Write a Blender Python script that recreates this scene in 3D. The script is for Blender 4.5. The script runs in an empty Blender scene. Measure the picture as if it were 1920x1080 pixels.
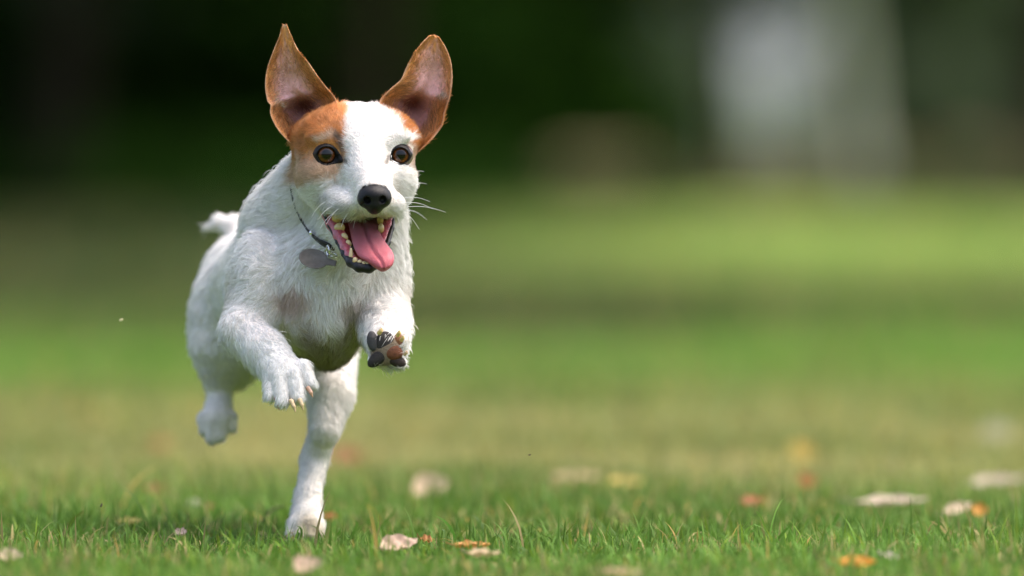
import bpy, math
import numpy as np
from mathutils import Vector, kdtree

rng = np.random.default_rng(11)
sc = bpy.context.scene
COL = sc.collection
R = math.radians

# ------------------------------------------------------------------ camera
LENS, DIST = 312.0, 7.0                       # mm, metres to the dog's face
S = 36.0 / LENS * DIST / 1920.0               # metres per photo pixel at the dog
PITCH = math.atan(210 * S / DIST)             # horizon sits 210 px above the middle
FW = np.array([0, math.cos(PITCH), -math.sin(PITCH)])
UP = np.array([0, math.sin(PITCH), math.cos(PITCH)])

def ray(px, py):
    a = (np.asarray(px, float) - 960) * S / DIST
    b = (540 - np.asarray(py, float)) * S / DIST
    return a, FW[1] + b * UP[1], FW[2] + b * UP[2]

_a, _dy, _dz = ray(960, 1030)
CAM_H = float(-_dz / _dy * DIST)              # ground lies at photo row 1030 under the face

def P(px, py, dep):
    """photo pixel + depth (in pixel units behind the face plane) -> metres"""
    a, dy, dz = ray(px, py)
    t = (np.asarray(dep, float) * S + DIST) / dy
    return np.stack(np.broadcast_arrays(a * t, t * dy - DIST, CAM_H + t * dz), -1)

def G(px, py):
    """point on flat ground seen at a photo pixel"""
    a, dy, dz = ray(px, py)
    t = -CAM_H / dz
    return float(a * t), float(t * dy - DIST)

cam = bpy.data.cameras.new('camera')
cam.lens = LENS; cam.sensor_width = 36; cam.clip_start = 0.1; cam.clip_end = 3000
cam.dof.use_dof = True; cam.dof.focus_distance = DIST - 0.015; cam.dof.aperture_fstop = 3.6
camo = bpy.data.objects.new('camera', cam); COL.objects.link(camo)
camo.location = (0, -DIST, CAM_H); camo.rotation_euler = (math.pi / 2 - PITCH, 0, 0)
sc.camera = camo

# ------------------------------------------------------------------ sky, sun, exposure
SUN_EL, SUN_AZ = R(66), R(88)                 # azimuth measured from +Y (away from camera) towards +X
w = bpy.data.worlds.new('World'); sc.world = w; w.use_nodes = True
wn = w.node_tree; wn.nodes.clear()
sky = wn.nodes.new('ShaderNodeTexSky'); sky.sky_type = 'NISHITA'; sky.sun_disc = False
sky.sun_elevation = SUN_EL; sky.sun_rotation = SUN_AZ; sky.dust_density = 7.0; sky.air_density = 1.0; sky.ozone_density = 1.0
bg = wn.nodes.new('ShaderNodeBackground'); bg.inputs['Strength'].default_value = 0.15
wo = wn.nodes.new('ShaderNodeOutputWorld')
wn.links.new(sky.outputs[0], bg.inputs[0]); wn.links.new(bg.outputs[0], wo.inputs[0])
sl = bpy.data.lights.new('sun', 'SUN'); sl.energy = 0.65; sl.angle = R(45); sl.color = (1.0, 0.97, 0.92)
so = bpy.data.objects.new('sun', sl); COL.objects.link(so)
sdir = Vector((math.sin(SUN_AZ) * math.cos(SUN_EL), math.cos(SUN_AZ) * math.cos(SUN_EL), math.sin(SUN_EL)))
so.rotation_euler = sdir.to_track_quat('Z', 'Y').to_euler(); so.location = (5, 5, 10)
sc.view_settings.view_transform = 'Standard'; sc.view_settings.look = 'None'
sc.view_settings.exposure = 1.52; sc.view_settings.gamma = 1.0; sc.view_settings.use_curve_mapping = False
sc.render.engine = 'CYCLES'
sc.cycles.use_denoising = True
sc.cycles.max_bounces = 8; sc.cycles.diffuse_bounces = 4; sc.cycles.transparent_max_bounces = 8
sc.cycles.sample_clamp_indirect = 6

# ------------------------------------------------------------------ helpers
def mat(name, col=(.5, .5, .5), rough=.6, spec=.3, attr=None, noise=None, bump=None, coat=0, sss=None, metal=0, trans=0, emis=None):
    """principled material; attr = colour attribute name, noise=(scale, amount) value variation, bump=(scale, strength)"""
    m = bpy.data.materials.new(name); m.use_nodes = True
    nt = m.node_tree; b = nt.nodes['Principled BSDF']
    b.inputs['Roughness'].default_value = rough
    b.inputs['Specular IOR Level'].default_value = spec
    b.inputs['Metallic'].default_value = metal
    b.inputs['Coat Weight'].default_value = coat; b.inputs['Coat Roughness'].default_value = .05
    if sss: b.inputs['Subsurface Weight'].default_value = sss[0]; b.inputs['Subsurface Scale'].default_value = sss[1]
    src = None
    if attr:
        a = nt.nodes.new('ShaderNodeAttribute'); a.attribute_name = attr; src = a.outputs['Color']
    if noise:
        tc = nt.nodes.new('ShaderNodeTexCoord')
        n = nt.nodes.new('ShaderNodeTexNoise'); n.inputs['Scale'].default_value = noise[0]; n.inputs['Detail'].default_value = 5
        nt.links.new(tc.outputs['Object'], n.inputs['Vector'])
        mr = nt.nodes.new('ShaderNodeMapRange'); mr.inputs[3].default_value = 1 - noise[1]; mr.inputs[4].default_value = 1 + noise[1]
        mr.inputs[1].default_value = .3; mr.inputs[2].default_value = .7
        nt.links.new(n.outputs['Fac'], mr.inputs[0])
        vm = nt.nodes.new('ShaderNodeVectorMath'); vm.operation = 'SCALE'
        if src: nt.links.new(src, vm.inputs[0])
        else: vm.inputs[0].default_value = col[:3]
        nt.links.new(mr.outputs[0], vm.inputs['Scale']); src = vm.outputs[0]
    if src: nt.links.new(src, b.inputs['Base Color'])
    else: b.inputs['Base Color'].default_value = (*col[:3], 1)
    if bump:
        tc = nt.nodes.new('ShaderNodeTexCoord')
        n = nt.nodes.new('ShaderNodeTexNoise'); n.inputs['Scale'].default_value = bump[0]; n.inputs['Detail'].default_value = 4
        nt.links.new(tc.outputs['Object'], n.inputs['Vector'])
        bp = nt.nodes.new('ShaderNodeBump'); bp.inputs['Strength'].default_value = bump[1]; bp.inputs['Distance'].default_value = bump[2] if len(bump) > 2 else .001
        nt.links.new(n.outputs['Fac'], bp.inputs['Height']); nt.links.new(bp.outputs[0], b.inputs['Normal'])
    if trans:   # thin leaf: part of the light comes through
        tl = nt.nodes.new('ShaderNodeBsdfTranslucent'); mx = nt.nodes.new('ShaderNodeMixShader'); mx.inputs[0].default_value = trans
        if src: nt.links.new(src, tl.inputs['Color'])
        else: tl.inputs['Color'].default_value = (*col[:3], 1)
        out = nt.nodes['Material Output']
        nt.links.new(b.outputs[0], mx.inputs[1]); nt.links.new(tl.outputs[0], mx.inputs[2]); nt.links.new(mx.outputs[0], out.inputs['Surface'])
    return m

def link(o, parent=None):
    COL.objects.link(o)
    if parent is not None:
        o.parent = parent
        o.location = -Vector(parent['_w'])      # children are modelled in world space
        o['_w'] = (0, 0, 0)
    return o

def mesh_obj(name, V, F, m, parent=None, smooth=True, col=None, mats=None):
    """V (n,3); F list/array of equal-length faces or list of lists"""
    me = bpy.data.meshes.new(name)
    V = np.asarray(V, np.float32)
    if isinstance(F, np.ndarray):
        k = F.shape[1]; n = len(F)
        me.vertices.add(len(V)); me.vertices.foreach_set('co', V.ravel())
        me.loops.add(n * k); me.loops.foreach_set('vertex_index', F.astype(np.int32).ravel())
        me.polygons.add(n); me.polygons.foreach_set('loop_start', np.arange(0, n * k, k, dtype=np.int32))
        me.update(calc_edges=True)
    else:
        me.from_pydata(V.tolist(), [], F); me.update()
    if smooth: me.polygons.foreach_set('use_smooth', np.ones(len(me.polygons), bool))
    if col is not None:
        at = me.color_attributes.new('col', 'FLOAT_COLOR', 'POINT')
        c4 = np.ones((len(V), 4), np.float32); c4[:, :3] = col
        at.data.foreach_set('color', c4.ravel())
    if m is not None: me.materials.append(m)
    me.validate()
    o = bpy.data.objects.new(name, me); o['_w'] = (0, 0, 0)
    return link(o, parent)

def thing(name, label, cat, loc, group=None):
    o = bpy.data.objects.new(name, None); o.location = loc; o.empty_display_size = .05
    o['_w'] = tuple(float(v) for v in loc)
    COL.objects.link(o); tag(o, label, cat, group); return o

def tag(o, label=None, cat=None, group=None, kind=None):
    if label: o['label'] = label
    if cat: o['category'] = cat
    if group: o['group'] = group
    if kind: o['kind'] = kind
    return o

def smoothstep(a, b, x):
    t = np.clip((x - a) / (b - a), 0, 1); return t * t * (3 - 2 * t)

def mixc(c, t, m): return c * (1 - m[:, None]) + np.asarray(t) * m[:, None]

def catmull(pts, n):
    p = np.asarray(pts, float); p = np.vstack([2 * p[0] - p[1], p, 2 * p[-1] - p[-2]])
    m = len(p) - 3; t = np.linspace(0, m - 1e-6, n); i = t.astype(int); f = (t - i)[:, None]
    a, b, c, d = p[i], p[i + 1], p[i + 2], p[i + 3]
    return .5 * (2 * b + (c - a) * f + (2 * a - 5 * b + 4 * c - d) * f**2 + (3 * b - a - 3 * c + d) * f**3)

def vnoise(p, seed=0):
    """smooth value noise on (n,3) -> (n,) in -1..1"""
    p = np.asarray(p, float); i = np.floor(p).astype(np.int64); f = p - i; f = f * f * (3 - 2 * f)
    out = 0
    for c in range(8):
        o = np.array([c & 1, c >> 1 & 1, c >> 2 & 1]); q = i + o
        h = (q[:, 0] * 374761393 + q[:, 1] * 668265263 + q[:, 2] * 2147483647 + seed * 144269504) & 0xffffffff
        h = ((h ^ (h >> 13)) * 1274126177) & 0xffffffff
        h = ((h ^ (h >> 16)) & 0xffff) / 32767.5 - 1
        out = out + h * np.prod(np.where(o, f, 1 - f), 1)
    return out

# ------------------------------------------------------------------ signed-distance modelling (photo-pixel units)
def rotm(rx=0, ry=0, rz=0):
    from mathutils import Euler
    return np.array(Euler((R(rx), R(ry), R(rz))).to_matrix())

class Prim:
    def __init__(s, kind, c, r, k=12, flow=(0, .6, -1), fur=14, rot=None):
        s.kind, s.k, s.flow, s.fur = kind, k, np.array(flow, float), fur
        if kind == 'e':
            s.c = np.array([c[0], c[2], -c[1]], float); s.r = np.array([r[0], r[1], r[2]], float)
            s.M = None if rot is None else rotm(*rot)
            m = s.r.max() if rot is not None else s.r
            s.lo, s.hi = s.c - m, s.c + m
        else:
            a, b = c
            s.a = np.array([a[0], a[2], -a[1]], float); s.b = np.array([b[0], b[2], -b[1]], float); s.r = r
            s.lo = np.minimum(s.a - r[0], s.b - r[1]); s.hi = np.maximum(s.a + r[0], s.b + r[1])
    def d(s, X, Y, Z):
        if s.kind == 'e':
            x, y, z = X - s.c[0], Y - s.c[1], Z - s.c[2]
            if s.M is not None:
                M = s.M; x, y, z = (M[0, 0] * x + M[1, 0] * y + M[2, 0] * z, M[0, 1] * x + M[1, 1] * y + M[2, 1] * z, M[0, 2] * x + M[1, 2] * y + M[2, 2] * z)
            k0 = np.sqrt((x / s.r[0])**2 + (y / s.r[1])**2 + (z / s.r[2])**2)
            k1 = np.sqrt((x / s.r[0]**2)**2 + (y / s.r[1]**2)**2 + (z / s.r[2]**2)**2) + 1e-9
            return k0 * (k0 - 1) / k1
        ba = s.b - s.a; bb = (ba**2).sum()
        h = np.clip(((X - s.a[0]) * ba[0] + (Y - s.a[1]) * ba[1] + (Z - s.a[2]) * ba[2]) / bb, 0, 1)
        return np.sqrt((X - s.a[0] - h * ba[0])**2 + (Y - s.a[1] - h * ba[1])**2 + (Z - s.a[2] - h * ba[2])**2) - (s.r[0] + (s.r[1] - s.r[0]) * h)

def E(x, y, d, rx, rd, rz, k=12, **kw): return Prim('e', (x, y, d), (rx, rd, rz), k, **kw)
def C(a, ra, b, rb, k=12, **kw): return Prim('c', (a, b), (ra, rb), k, **kw)
def chain(pts, k=10, **kw): return [C(p[:3], p[3], q[:3], q[3], k, **kw) for p, q in zip(pts[:-1], pts[1:])]
def smin(a, b, k): h = np.maximum(k - np.abs(a - b), 0) / k; return np.minimum(a, b) - h * h * k * .25

def sd_poly(x, y, poly):
    p = np.asarray(poly, float); d = None; s = np.ones(np.broadcast(x, y).shape, np.float32)
    for i in range(len(p)):
        a, b = p[i], p[i - 1]; e = b - a
        wx, wy = x - a[0], y - a[1]
        t = np.clip((wx * e[0] + wy * e[1]) / (e @ e), 0, 1)
        q = (wx - e[0] * t)**2 + (wy - e[1] * t)**2
        d = q if d is None else np.minimum(d, q)
        c1, c2, c3 = y >= a[1], y < b[1], e[0] * wy > e[1] * wx
        s = np.where((c1 & c2 & c3) | (~c1 & ~c2 & ~c3), -s, s)
    return s * np.sqrt(d)

class Field:
    def __init__(s, add, cut=()): s.add, s.cut = add, cut
    def at(s, p):
        X, Y, Z = p[:, 0], p[:, 1], p[:, 2]; f = None
        for q in s.add:
            d = q.d(X, Y, Z); f = d if f is None else smin(f, d, q.k)
        for fn, k in s.cut: f = -smin(-f, fn(X, Y, Z), k)
        return f
    def grid(s, h, pad=8):
        lo = np.min([q.lo for q in s.add], 0) - pad - h; hi = np.max([q.hi for q in s.add], 0) + pad + h
        n = np.ceil((hi - lo) / h).astype(int) + 1
        ax = [(lo[i] + h * np.arange(n[i])).astype(np.float32) for i in range(3)]
        F = np.full(n, 60, np.float32)
        for q in s.add:
            m = q.k + 3 * h
            a = np.clip(np.floor((q.lo - m - lo) / h).astype(int), 0, n); b = np.clip(np.ceil((q.hi + m - lo) / h).astype(int) + 1, 0, n)
            sl_ = tuple(slice(a[i], b[i]) for i in range(3))
            X, Y, Z = ax[0][sl_[0]][:, None, None], ax[1][sl_[1]][None, :, None], ax[2][sl_[2]][None, None, :]
            F[sl_] = smin(F[sl_], q.d(X, Y, Z).astype(np.float32), q.k)
        for fn, k in s.cut:
            X, Y, Z = ax[0][:, None, None], ax[1][None, :, None], ax[2][None, None, :]
            F = -smin(-F, fn(X, Y, Z).astype(np.float32), k)
        return F, lo, h
    def grad(s, p, e=1.0):
        g = np.stack([s.at(p + np.eye(3)[i] * e) - s.at(p - np.eye(3)[i] * e) for i in range(3)], 1)
        return g / (np.linalg.norm(g, axis=1, keepdims=True) + 1e-9)
    def mesh(s, h, project=2):
        F, lo, h = s.grid(h); V, Q = surface_nets(F); V = lo + V * h
        for _ in range(project):
            f = s.at(V); g = s.grad(V); V = V - g * np.clip(f, -h, h)[:, None] * .9
        return V, Q
    def front(s, px, py, d0=-260, d1=400):
        """depth at which a straight look along the view meets the surface"""
        dd = np.arange(d0, d1, 1.0); p = np.stack([np.full_like(dd, px), dd, np.full_like(dd, -py)], 1)
        i = np.argmax(s.at(p) < 0); return float(dd[i])

def surface_nets(F):
    I = F < 0
    n = F.shape; c = [slice(0, -1), slice(1, None)]
    cnt = sum(I[c[i], c[j], c[k]].astype(np.int8) for i in (0, 1) for j in (0, 1) for k in (0, 1))
    act = (cnt > 0) & (cnt < 8); idx = np.argwhere(act); num = np.full(act.shape, -1, np.int32); num[act] = np.arange(len(idx))
    corn = np.array([(i, j, k) for i in (0, 1) for j in (0, 1) for k in (0, 1)])
    val = np.stack([F[idx[:, 0] + a, idx[:, 1] + b, idx[:, 2] + cc] for a, b, cc in corn], 1)
    acc = np.zeros((len(idx), 3)); wt = np.zeros(len(idx))
    for i in range(8):
        for j in range(i + 1, 8):
            if np.abs(corn[i] - corn[j]).sum() != 1: continue
            m = (val[:, i] < 0) != (val[:, j] < 0)
            t = val[m, i] / (val[m, i] - val[m, j])
            acc[m] += corn[i] + t[:, None] * (corn[j] - corn[i]); wt[m] += 1
    V = idx + acc / wt[:, None]
    quads = []
    for ax in range(3):
        o1, o2 = [(1, 2), (2, 0), (0, 1)][ax]
        a = [slice(None)] * 3; b = [slice(None)] * 3; a[ax] = slice(0, -1); b[ax] = slice(1, None)
        s0, s1 = I[tuple(a)], I[tuple(b)]
        e = np.argwhere(s0 != s1); e = e[(e[:, o1] > 0) & (e[:, o2] > 0) & (e[:, o1] < n[o1] - 1) & (e[:, o2] < n[o2] - 1)]
        u = np.zeros(3, int); u[o1] = 1; v = np.zeros(3, int); v[o2] = 1
        q = np.stack([num[tuple((e - x).T)] for x in (u + v, v, 0 * u, u)], 1)
        fl = s0[tuple(e.T)]; q[~fl] = q[~fl][:, ::-1]; quads.append(q)
    return V, np.vstack(quads)

def to_world(V): return P(V[:, 0], -V[:, 2], V[:, 1])

def sdf_part(name, prims, h, m, parent, cut=(), colf=None):
    f = Field(prims, cut); V, Q = f.mesh(h)
    return mesh_obj(name, to_world(V), Q, m, parent, col=None if colf is None else colf(V))
# ------------------------------------------------------------------ ground
def X_at(px, dist): return (px - 960) * S / DIST * dist          # lateral position seen at a photo column
def ground_material():
    m = bpy.data.materials.new('lawn_ground'); m.use_nodes = True; nt = m.node_tree; b = nt.nodes['Principled BSDF']
    b.inputs['Roughness'].default_value = .9; b.inputs['Specular IOR Level'].default_value = .02
    L = nt.links.new; N_ = nt.nodes.new
    tc = N_('ShaderNodeTexCoord'); sx = N_('ShaderNodeSeparateXYZ'); L(tc.outputs['Object'], sx.inputs[0])
    n1 = N_('ShaderNodeTexNoise'); n1.inputs['Scale'].default_value = .7; n1.inputs['Detail'].default_value = 4; L(tc.outputs['Object'], n1.inputs['Vector'])
    # distance bands of the lawn (dark strip, dry strip, far sunlight painted in brighter), edges broken by noise
    ma = N_('ShaderNodeMath'); ma.operation = 'MULTIPLY_ADD'; ma.inputs[1].default_value = 6.0; L(n1.outputs['Fac'], ma.inputs[0]); L(sx.outputs['Y'], ma.inputs[2])
    mr = N_('ShaderNodeMapRange'); mr.inputs[1].default_value = 3; mr.inputs[2].default_value = 43; L(ma.outputs[0], mr.inputs[0])
    cr = N_('ShaderNodeValToRGB'); e = cr.color_ramp.elements
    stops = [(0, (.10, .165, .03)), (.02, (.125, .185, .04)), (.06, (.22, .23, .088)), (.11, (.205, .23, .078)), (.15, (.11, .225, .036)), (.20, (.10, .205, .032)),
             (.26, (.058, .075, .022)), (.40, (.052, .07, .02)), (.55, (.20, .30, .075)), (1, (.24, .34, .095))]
    stops = [(p_, tuple(v_ * (.68 if p_ < .22 else 1) for v_ in c_)) for p_, c_ in stops]   # near ground darkened, the blades' self-shadow put into its colour
    while len(e) > 1: e.remove(e[-1])
    e[0].position = 0; e[0].color = (*stops[0][1], 1)
    for p_, c_ in stops[1:]:
        k = e.new(p_); k.color = (*c_, 1)
    L(mr.outputs[0], cr.inputs[0])
    n2 = N_('ShaderNodeTexNoise'); n2.inputs['Scale'].default_value = 6; n2.inputs['Detail'].default_value = 6; L(tc.outputs['Object'], n2.inputs['Vector'])
    m2 = N_('ShaderNodeMapRange'); m2.inputs[1].default_value = .3; m2.inputs[2].default_value = .7; m2.inputs[3].default_value = .7; m2.inputs[4].default_value = 1.3; L(n2.outputs['Fac'], m2.inputs[0])
    vm = N_('ShaderNodeVectorMath'); vm.operation = 'SCALE'; L(cr.outputs[0], vm.inputs[0]); L(m2.outputs[0], vm.inputs['Scale'])
    # trees' shade on the left of the lawn, painted in as dark green
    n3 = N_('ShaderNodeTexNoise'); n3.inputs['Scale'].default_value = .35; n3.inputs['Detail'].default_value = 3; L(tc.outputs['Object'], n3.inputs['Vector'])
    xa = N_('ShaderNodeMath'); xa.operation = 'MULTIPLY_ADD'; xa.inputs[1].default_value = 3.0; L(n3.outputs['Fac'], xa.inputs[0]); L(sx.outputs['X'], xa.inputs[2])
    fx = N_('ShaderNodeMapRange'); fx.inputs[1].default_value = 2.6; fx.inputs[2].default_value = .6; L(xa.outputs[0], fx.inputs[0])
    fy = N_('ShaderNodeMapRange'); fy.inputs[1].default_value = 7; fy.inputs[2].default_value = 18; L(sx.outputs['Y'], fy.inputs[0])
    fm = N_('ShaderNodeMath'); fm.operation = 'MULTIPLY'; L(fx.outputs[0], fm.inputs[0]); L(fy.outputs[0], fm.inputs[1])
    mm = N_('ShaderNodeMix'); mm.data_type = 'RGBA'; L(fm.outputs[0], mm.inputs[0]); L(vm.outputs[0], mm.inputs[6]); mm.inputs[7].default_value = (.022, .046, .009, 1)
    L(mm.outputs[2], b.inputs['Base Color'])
    return m
gy = np.r_[-12, np.linspace(-2, 60, 63), 90, 140, 250, 500, 1500]; gx = np.r_[-1500, -300, -80, np.linspace(-30, 30, 31), 80, 300, 1500]
GX, GY = np.meshgrid(gx, gy); GZ = np.zeros_like(GX) + .02 * np.sin(GX * .23) * np.clip((GY - 20) / 30, 0, 1)
gi = np.arange(GX.size).reshape(GX.shape)
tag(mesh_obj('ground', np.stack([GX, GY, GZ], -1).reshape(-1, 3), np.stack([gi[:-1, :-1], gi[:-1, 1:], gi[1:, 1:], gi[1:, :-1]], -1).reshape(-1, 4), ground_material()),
    kind='structure')

# ------------------------------------------------------------------ trees, shrubs, house at the far edge of the lawn
m_bark = mat('bark', (.020, .016, .009), .9, .1, noise=(9, .4), bump=(14, 1, .03))
m_pale = mat('birch_bark', (.62, .60, .55), .75, .2, noise=(5, .25), bump=(9, .6, .01))
def leafmat(name, rgh=.55): return mat(name, attr='col', rough=.8, spec=.03, trans=.3)
m_leaf = leafmat('leaves')
def tube(pts, rads, k=10):
    pts = np.asarray(pts, float); n = len(pts); t = np.gradient(pts, axis=0); t /= np.linalg.norm(t, axis=1, keepdims=True)
    vs = []
    for p_, t_, r_ in zip(pts, t, rads):
        u = np.cross(t_, [0.31, .95, .05]); u /= np.linalg.norm(u); v = np.cross(t_, u)
        for a in np.linspace(0, 2 * np.pi, k, endpoint=False): vs.append(p_ + r_ * (math.cos(a) * u + math.sin(a) * v))
    i = np.arange(n * k).reshape(n, k); j = np.roll(i, -1, 1)
    return np.array(vs), np.stack([i[:-1], j[:-1], j[1:], i[1:]], -1).reshape(-1, 4)
def join(parts):
    V_, F_, o = [], [], 0
    for v, f in parts: V_.append(v); F_.append(f + o); o += len(v)
    return np.vstack(V_), np.vstack(F_)
def leaf_cloud(centers, radii, n, size, cols):
    """n folded leaf faces spread through clumps (ellipsoids)"""
    k = len(centers); w_ = np.prod(radii, 1)**.67; ci = rng.choice(k, n, p=w_ / w_.sum())
    dv = rng.normal(size=(n, 3)); dv /= np.linalg.norm(dv, axis=1, keepdims=True)
    p = centers[ci] + dv * radii[ci] * (rng.random(n)**.42)[:, None]
    p[:, 2] = np.maximum(p[:, 2], size * .4)
    a = rng.normal(size=(n, 3)); a /= np.linalg.norm(a, axis=1, keepdims=True); b = np.cross(a, rng.normal(size=(n, 3))); b /= np.linalg.norm(b, axis=1, keepdims=True)
    s = size * rng.uniform(.6, 1.3, n)[:, None]; nrm = np.cross(a, b)
    q = np.stack([p - a * s, p + b * s * .5 + nrm * s * .18, p + a * s, p - b * s * .5 + nrm * s * .18], 1).reshape(-1, 3)
    i = np.arange(n * 4).reshape(n, 4)
    F_ = np.vstack([i[:, [0, 1, 2]], i[:, [0, 2, 3]]])
    c = np.asarray(cols)[rng.integers(0, len(cols), n)] * rng.uniform(.65, 1.35, n)[:, None]
    return q, F_, c.repeat(4, 0)
def tree(name, label, x, y, h, tr, cr, base, n, size, cols, group=None, bark=None, lean=0.0, clumps=16):
    o = thing(name, label, 'tree', (x, y, 0), group)
    top = h * .9; zz = np.linspace(-.1, top, 9)
    ctr = np.stack([x + lean * zz + .12 * np.sin(zz * .9 + x), y + .1 * np.cos(zz * .7), zz], 1)
    parts = [tube(ctr, tr * np.clip(1.25 - zz / top, .15, 1.3) * np.where(zz < .2, 1.25, 1))]
    for _ in range(6):
        z0 = rng.uniform(base * .8, h * .75); a = rng.uniform(0, 6.28); l = cr * rng.uniform(.5, .9)
        s0 = np.array([np.interp(z0, zz, ctr[:, 0]), y, z0]); t = np.linspace(0, 1, 5)[:, None]
        parts.append(tube(s0 + t * np.array([math.cos(a) * l, math.sin(a) * l, l * .55]) + np.array([0, 0, .1]) * np.sin(t * 3), tr * .38 * (1.05 - t[:, 0] * .9), 6))
    v, f = join(parts); mesh_obj('trunk', v, f, bark or m_bark, o)
    cs = []; rs = []
    for _ in range(clumps):
        u = rng.normal(size=3); u /= np.linalg.norm(u); rr = rng.random()**.4
        zc = (base + h) / 2
        cs.append([x + lean * zc + u[0] * cr * .75 * rr, y + u[1] * cr * .75 * rr, zc + u[2] * (h - base) * .38 * rr]); s_ = rng.uniform(.3, .48)
        rs.append([cr * s_, cr * s_, (h - base) * .5 * s_])
    q, F_, c = leaf_cloud(np.array(cs), np.array(rs), n, size, cols)
    mesh_obj('crown', q, F_, m_leaf, o, smooth=False, col=c)
    return o
def shrub(name, label, x, y, rx, h, n, size, cols, group=None, ry=None):
    o = thing(name, label, 'shrub', (x, y, 0), group); ry = ry or rx
    parts = []
    for _ in range(6):
        a = rng.uniform(0, 6.28); t = np.linspace(0, 1, 4)[:, None]
        parts.append(tube(np.array([x, y, -.03]) + t * np.array([math.cos(a) * rx * .5, math.sin(a) * ry * .5, h * .75]), .03 * h * (1.1 - t[:, 0]), 5))
    v, f = join(parts); mesh_obj('stem', v, f, m_bark, o)
    cs = np.stack([x + rng.uniform(-.6, .6, 12) * rx, y + rng.uniform(-.6, .6, 12) * ry, rng.uniform(.2, .72, 12) * h], 1)
    rs = np.tile([rx * .48, ry * .48, h * .3], (12, 1)) * rng.uniform(.7, 1.15, (12, 1))
    q, F_, c = leaf_cloud(cs, rs, n, size, cols); mesh_obj('foliage', q, F_, m_leaf, o, smooth=False, col=c)
    return o
DK = [(.011, .038, .004), (.018, .052, .005), (.009, .030, .004), (.020, .044, .005)]
MD = [(.05, .085, .02), (.04, .07, .022), (.06, .09, .025)]
BL = [(.07, .095, .055), (.06, .088, .055), (.08, .105, .058)]
WOOD = 'dark trees behind the dog'
for i, (x, y, h, tr, cr, base, lab) in enumerate([
        (X_at(95, 60), 53, 9, .17, 4.2, 1.9, 'dark tree with the leaning brown trunk at the far left edge'),
        (-6.8, 45, 9, .30, 5.0, 2.0, 'unseen overhanging tree added beyond the left edge for its shade'),  # out of view, added so its canopy shades the lawn
        (-3.0, 35, 9, .26, 4.3, 2.0, 'nearest tree, unseen, its crown added over the left lawn for shade'),  # unseen crown, placed to darken the left lawn and wood
        (-1.0, 59, 10, .15, 4.2, 1.7, 'dark leafy tree straight behind the ears of the dog'),
        (-4.6, 64, 10, .28, 4.5, 1.2, 'deep dark tree behind the rump side of the dog'),
        (.2, 66, 9, .22, 3.0, .9, 'dark tree at the right end of the black wood'),
        (-9.5, 60, 10, .3, 4.5, 1.5, 'big dark tree at the outer left of the wood'),
        (-2.4, 74, 11, .3, 5, .6, 'tall dark tree at the back of the wood'),
        (-8.0, 76, 11, .3, 5, .6, 'tall dark tree at the back left of the wood')]):
    tree('broadleaf_tree', lab, x, y, h, tr, cr, base, 5200, .24, DK, WOOD, lean=.16 if i == 0 else rng.uniform(-.03, .03))
for i, (px, dist, rx, h, cols) in enumerate([(120, 71, 1.3, 1.9, DK), (420, 72, 1.4, 2.1, DK), (690, 70, 1.4, 2.0, DK), (900, 71, 1.3, 2.2, DK), (1090, 77, 1.1, 1.7, DK), (-150, 70, 1.4, 2.0, DK)]):
    shrub('evergreen_shrub', ['dark shrub low behind the wood at far left', 'black-green shrub behind the tail of the dog', 'black-green shrub behind the neck of the dog', 'dark shrub right of the dog\'s right ear', 'dim shrub behind the tan bush', 'dark shrub beyond the left edge'][i],
          X_at(px, dist), dist - 7, rx, h, 2600, .13, cols, 'dark shrubs under the trees')
# right-hand side of the lawn edge
shrub('dry_shrub', 'tan dry bush at the lawn edge right of the dog', X_at(1115, 64), 55, .36, .44, 2400, .055, [(.50, .42, .25), (.42, .36, .20), (.50, .42, .27), (.20, .22, .10)])
shrub('russet_shrub', 'pinkish-brown low bush at the far right edge of the lawn', X_at(1860, 66), 59, .42, .56, 1500, .06, [(.20, .14, .10), (.24, .17, .13), (.15, .13, .08)])
shrub('green_shrub', 'grey-green shrub between the pale trunk and the brown bush', X_at(1745, 84), 77, .75, 1.7, 2400, .10, BL)
shrub('green_shrub', 'grey-green shrub left of the pale grey cabin', X_at(1215, 90), 83, .75, 1.9, 2400, .10, BL)
shrub('green_shrub', 'dark green bush filling the right edge behind the brown bush', X_at(1900, 92), 85, 1.0, 1.5, 3000, .12, BL)
shrub('green_shrub', 'slim dark bush between the pale grey cabin and the pale trunk', X_at(1555, 104), 97, .14, 2.3, 900, .08, DK)
shrub('green_shrub', 'small olive bush in front of the pale grey cabin', X_at(1275, 72), 65, .30, .55, 1100, .06, MD)
tree('evergreen_tree', 'black-green tree hanging into the top right corner', X_at(1985, 70), 63, 8, .2, 1.9, 1.2, 3600, .2, DK)
tree('evergreen_tree', 'dark tree right of the pale grey cabin', X_at(1760, 98), 91, 9, .22, 2.0, .8, 3800, .22, [(.055, .08, .045), (.05, .072, .042)])
tree('evergreen_tree', 'dark tree left of the pale grey cabin', X_at(1120, 100), 93, 9, .22, 2.1, .7, 3800, .22, [(.06, .085, .045), (.05, .075, .04)])
tree('yellow_tree', 'tree with yellow leaves above the pale grey cabin', X_at(1375, 80), 73, 6, .10, 1.4, 1.62, 2600, .14, [(.30, .26, .05), (.22, .22, .05), (.12, .15, .03)])
tree('birch_tree', 'slim tree with a pale trunk right of the pale grey cabin', X_at(1605, 72), 65, 8, .10, 1.6, 2.0, 2600, .14, MD, bark=m_pale)
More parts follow.
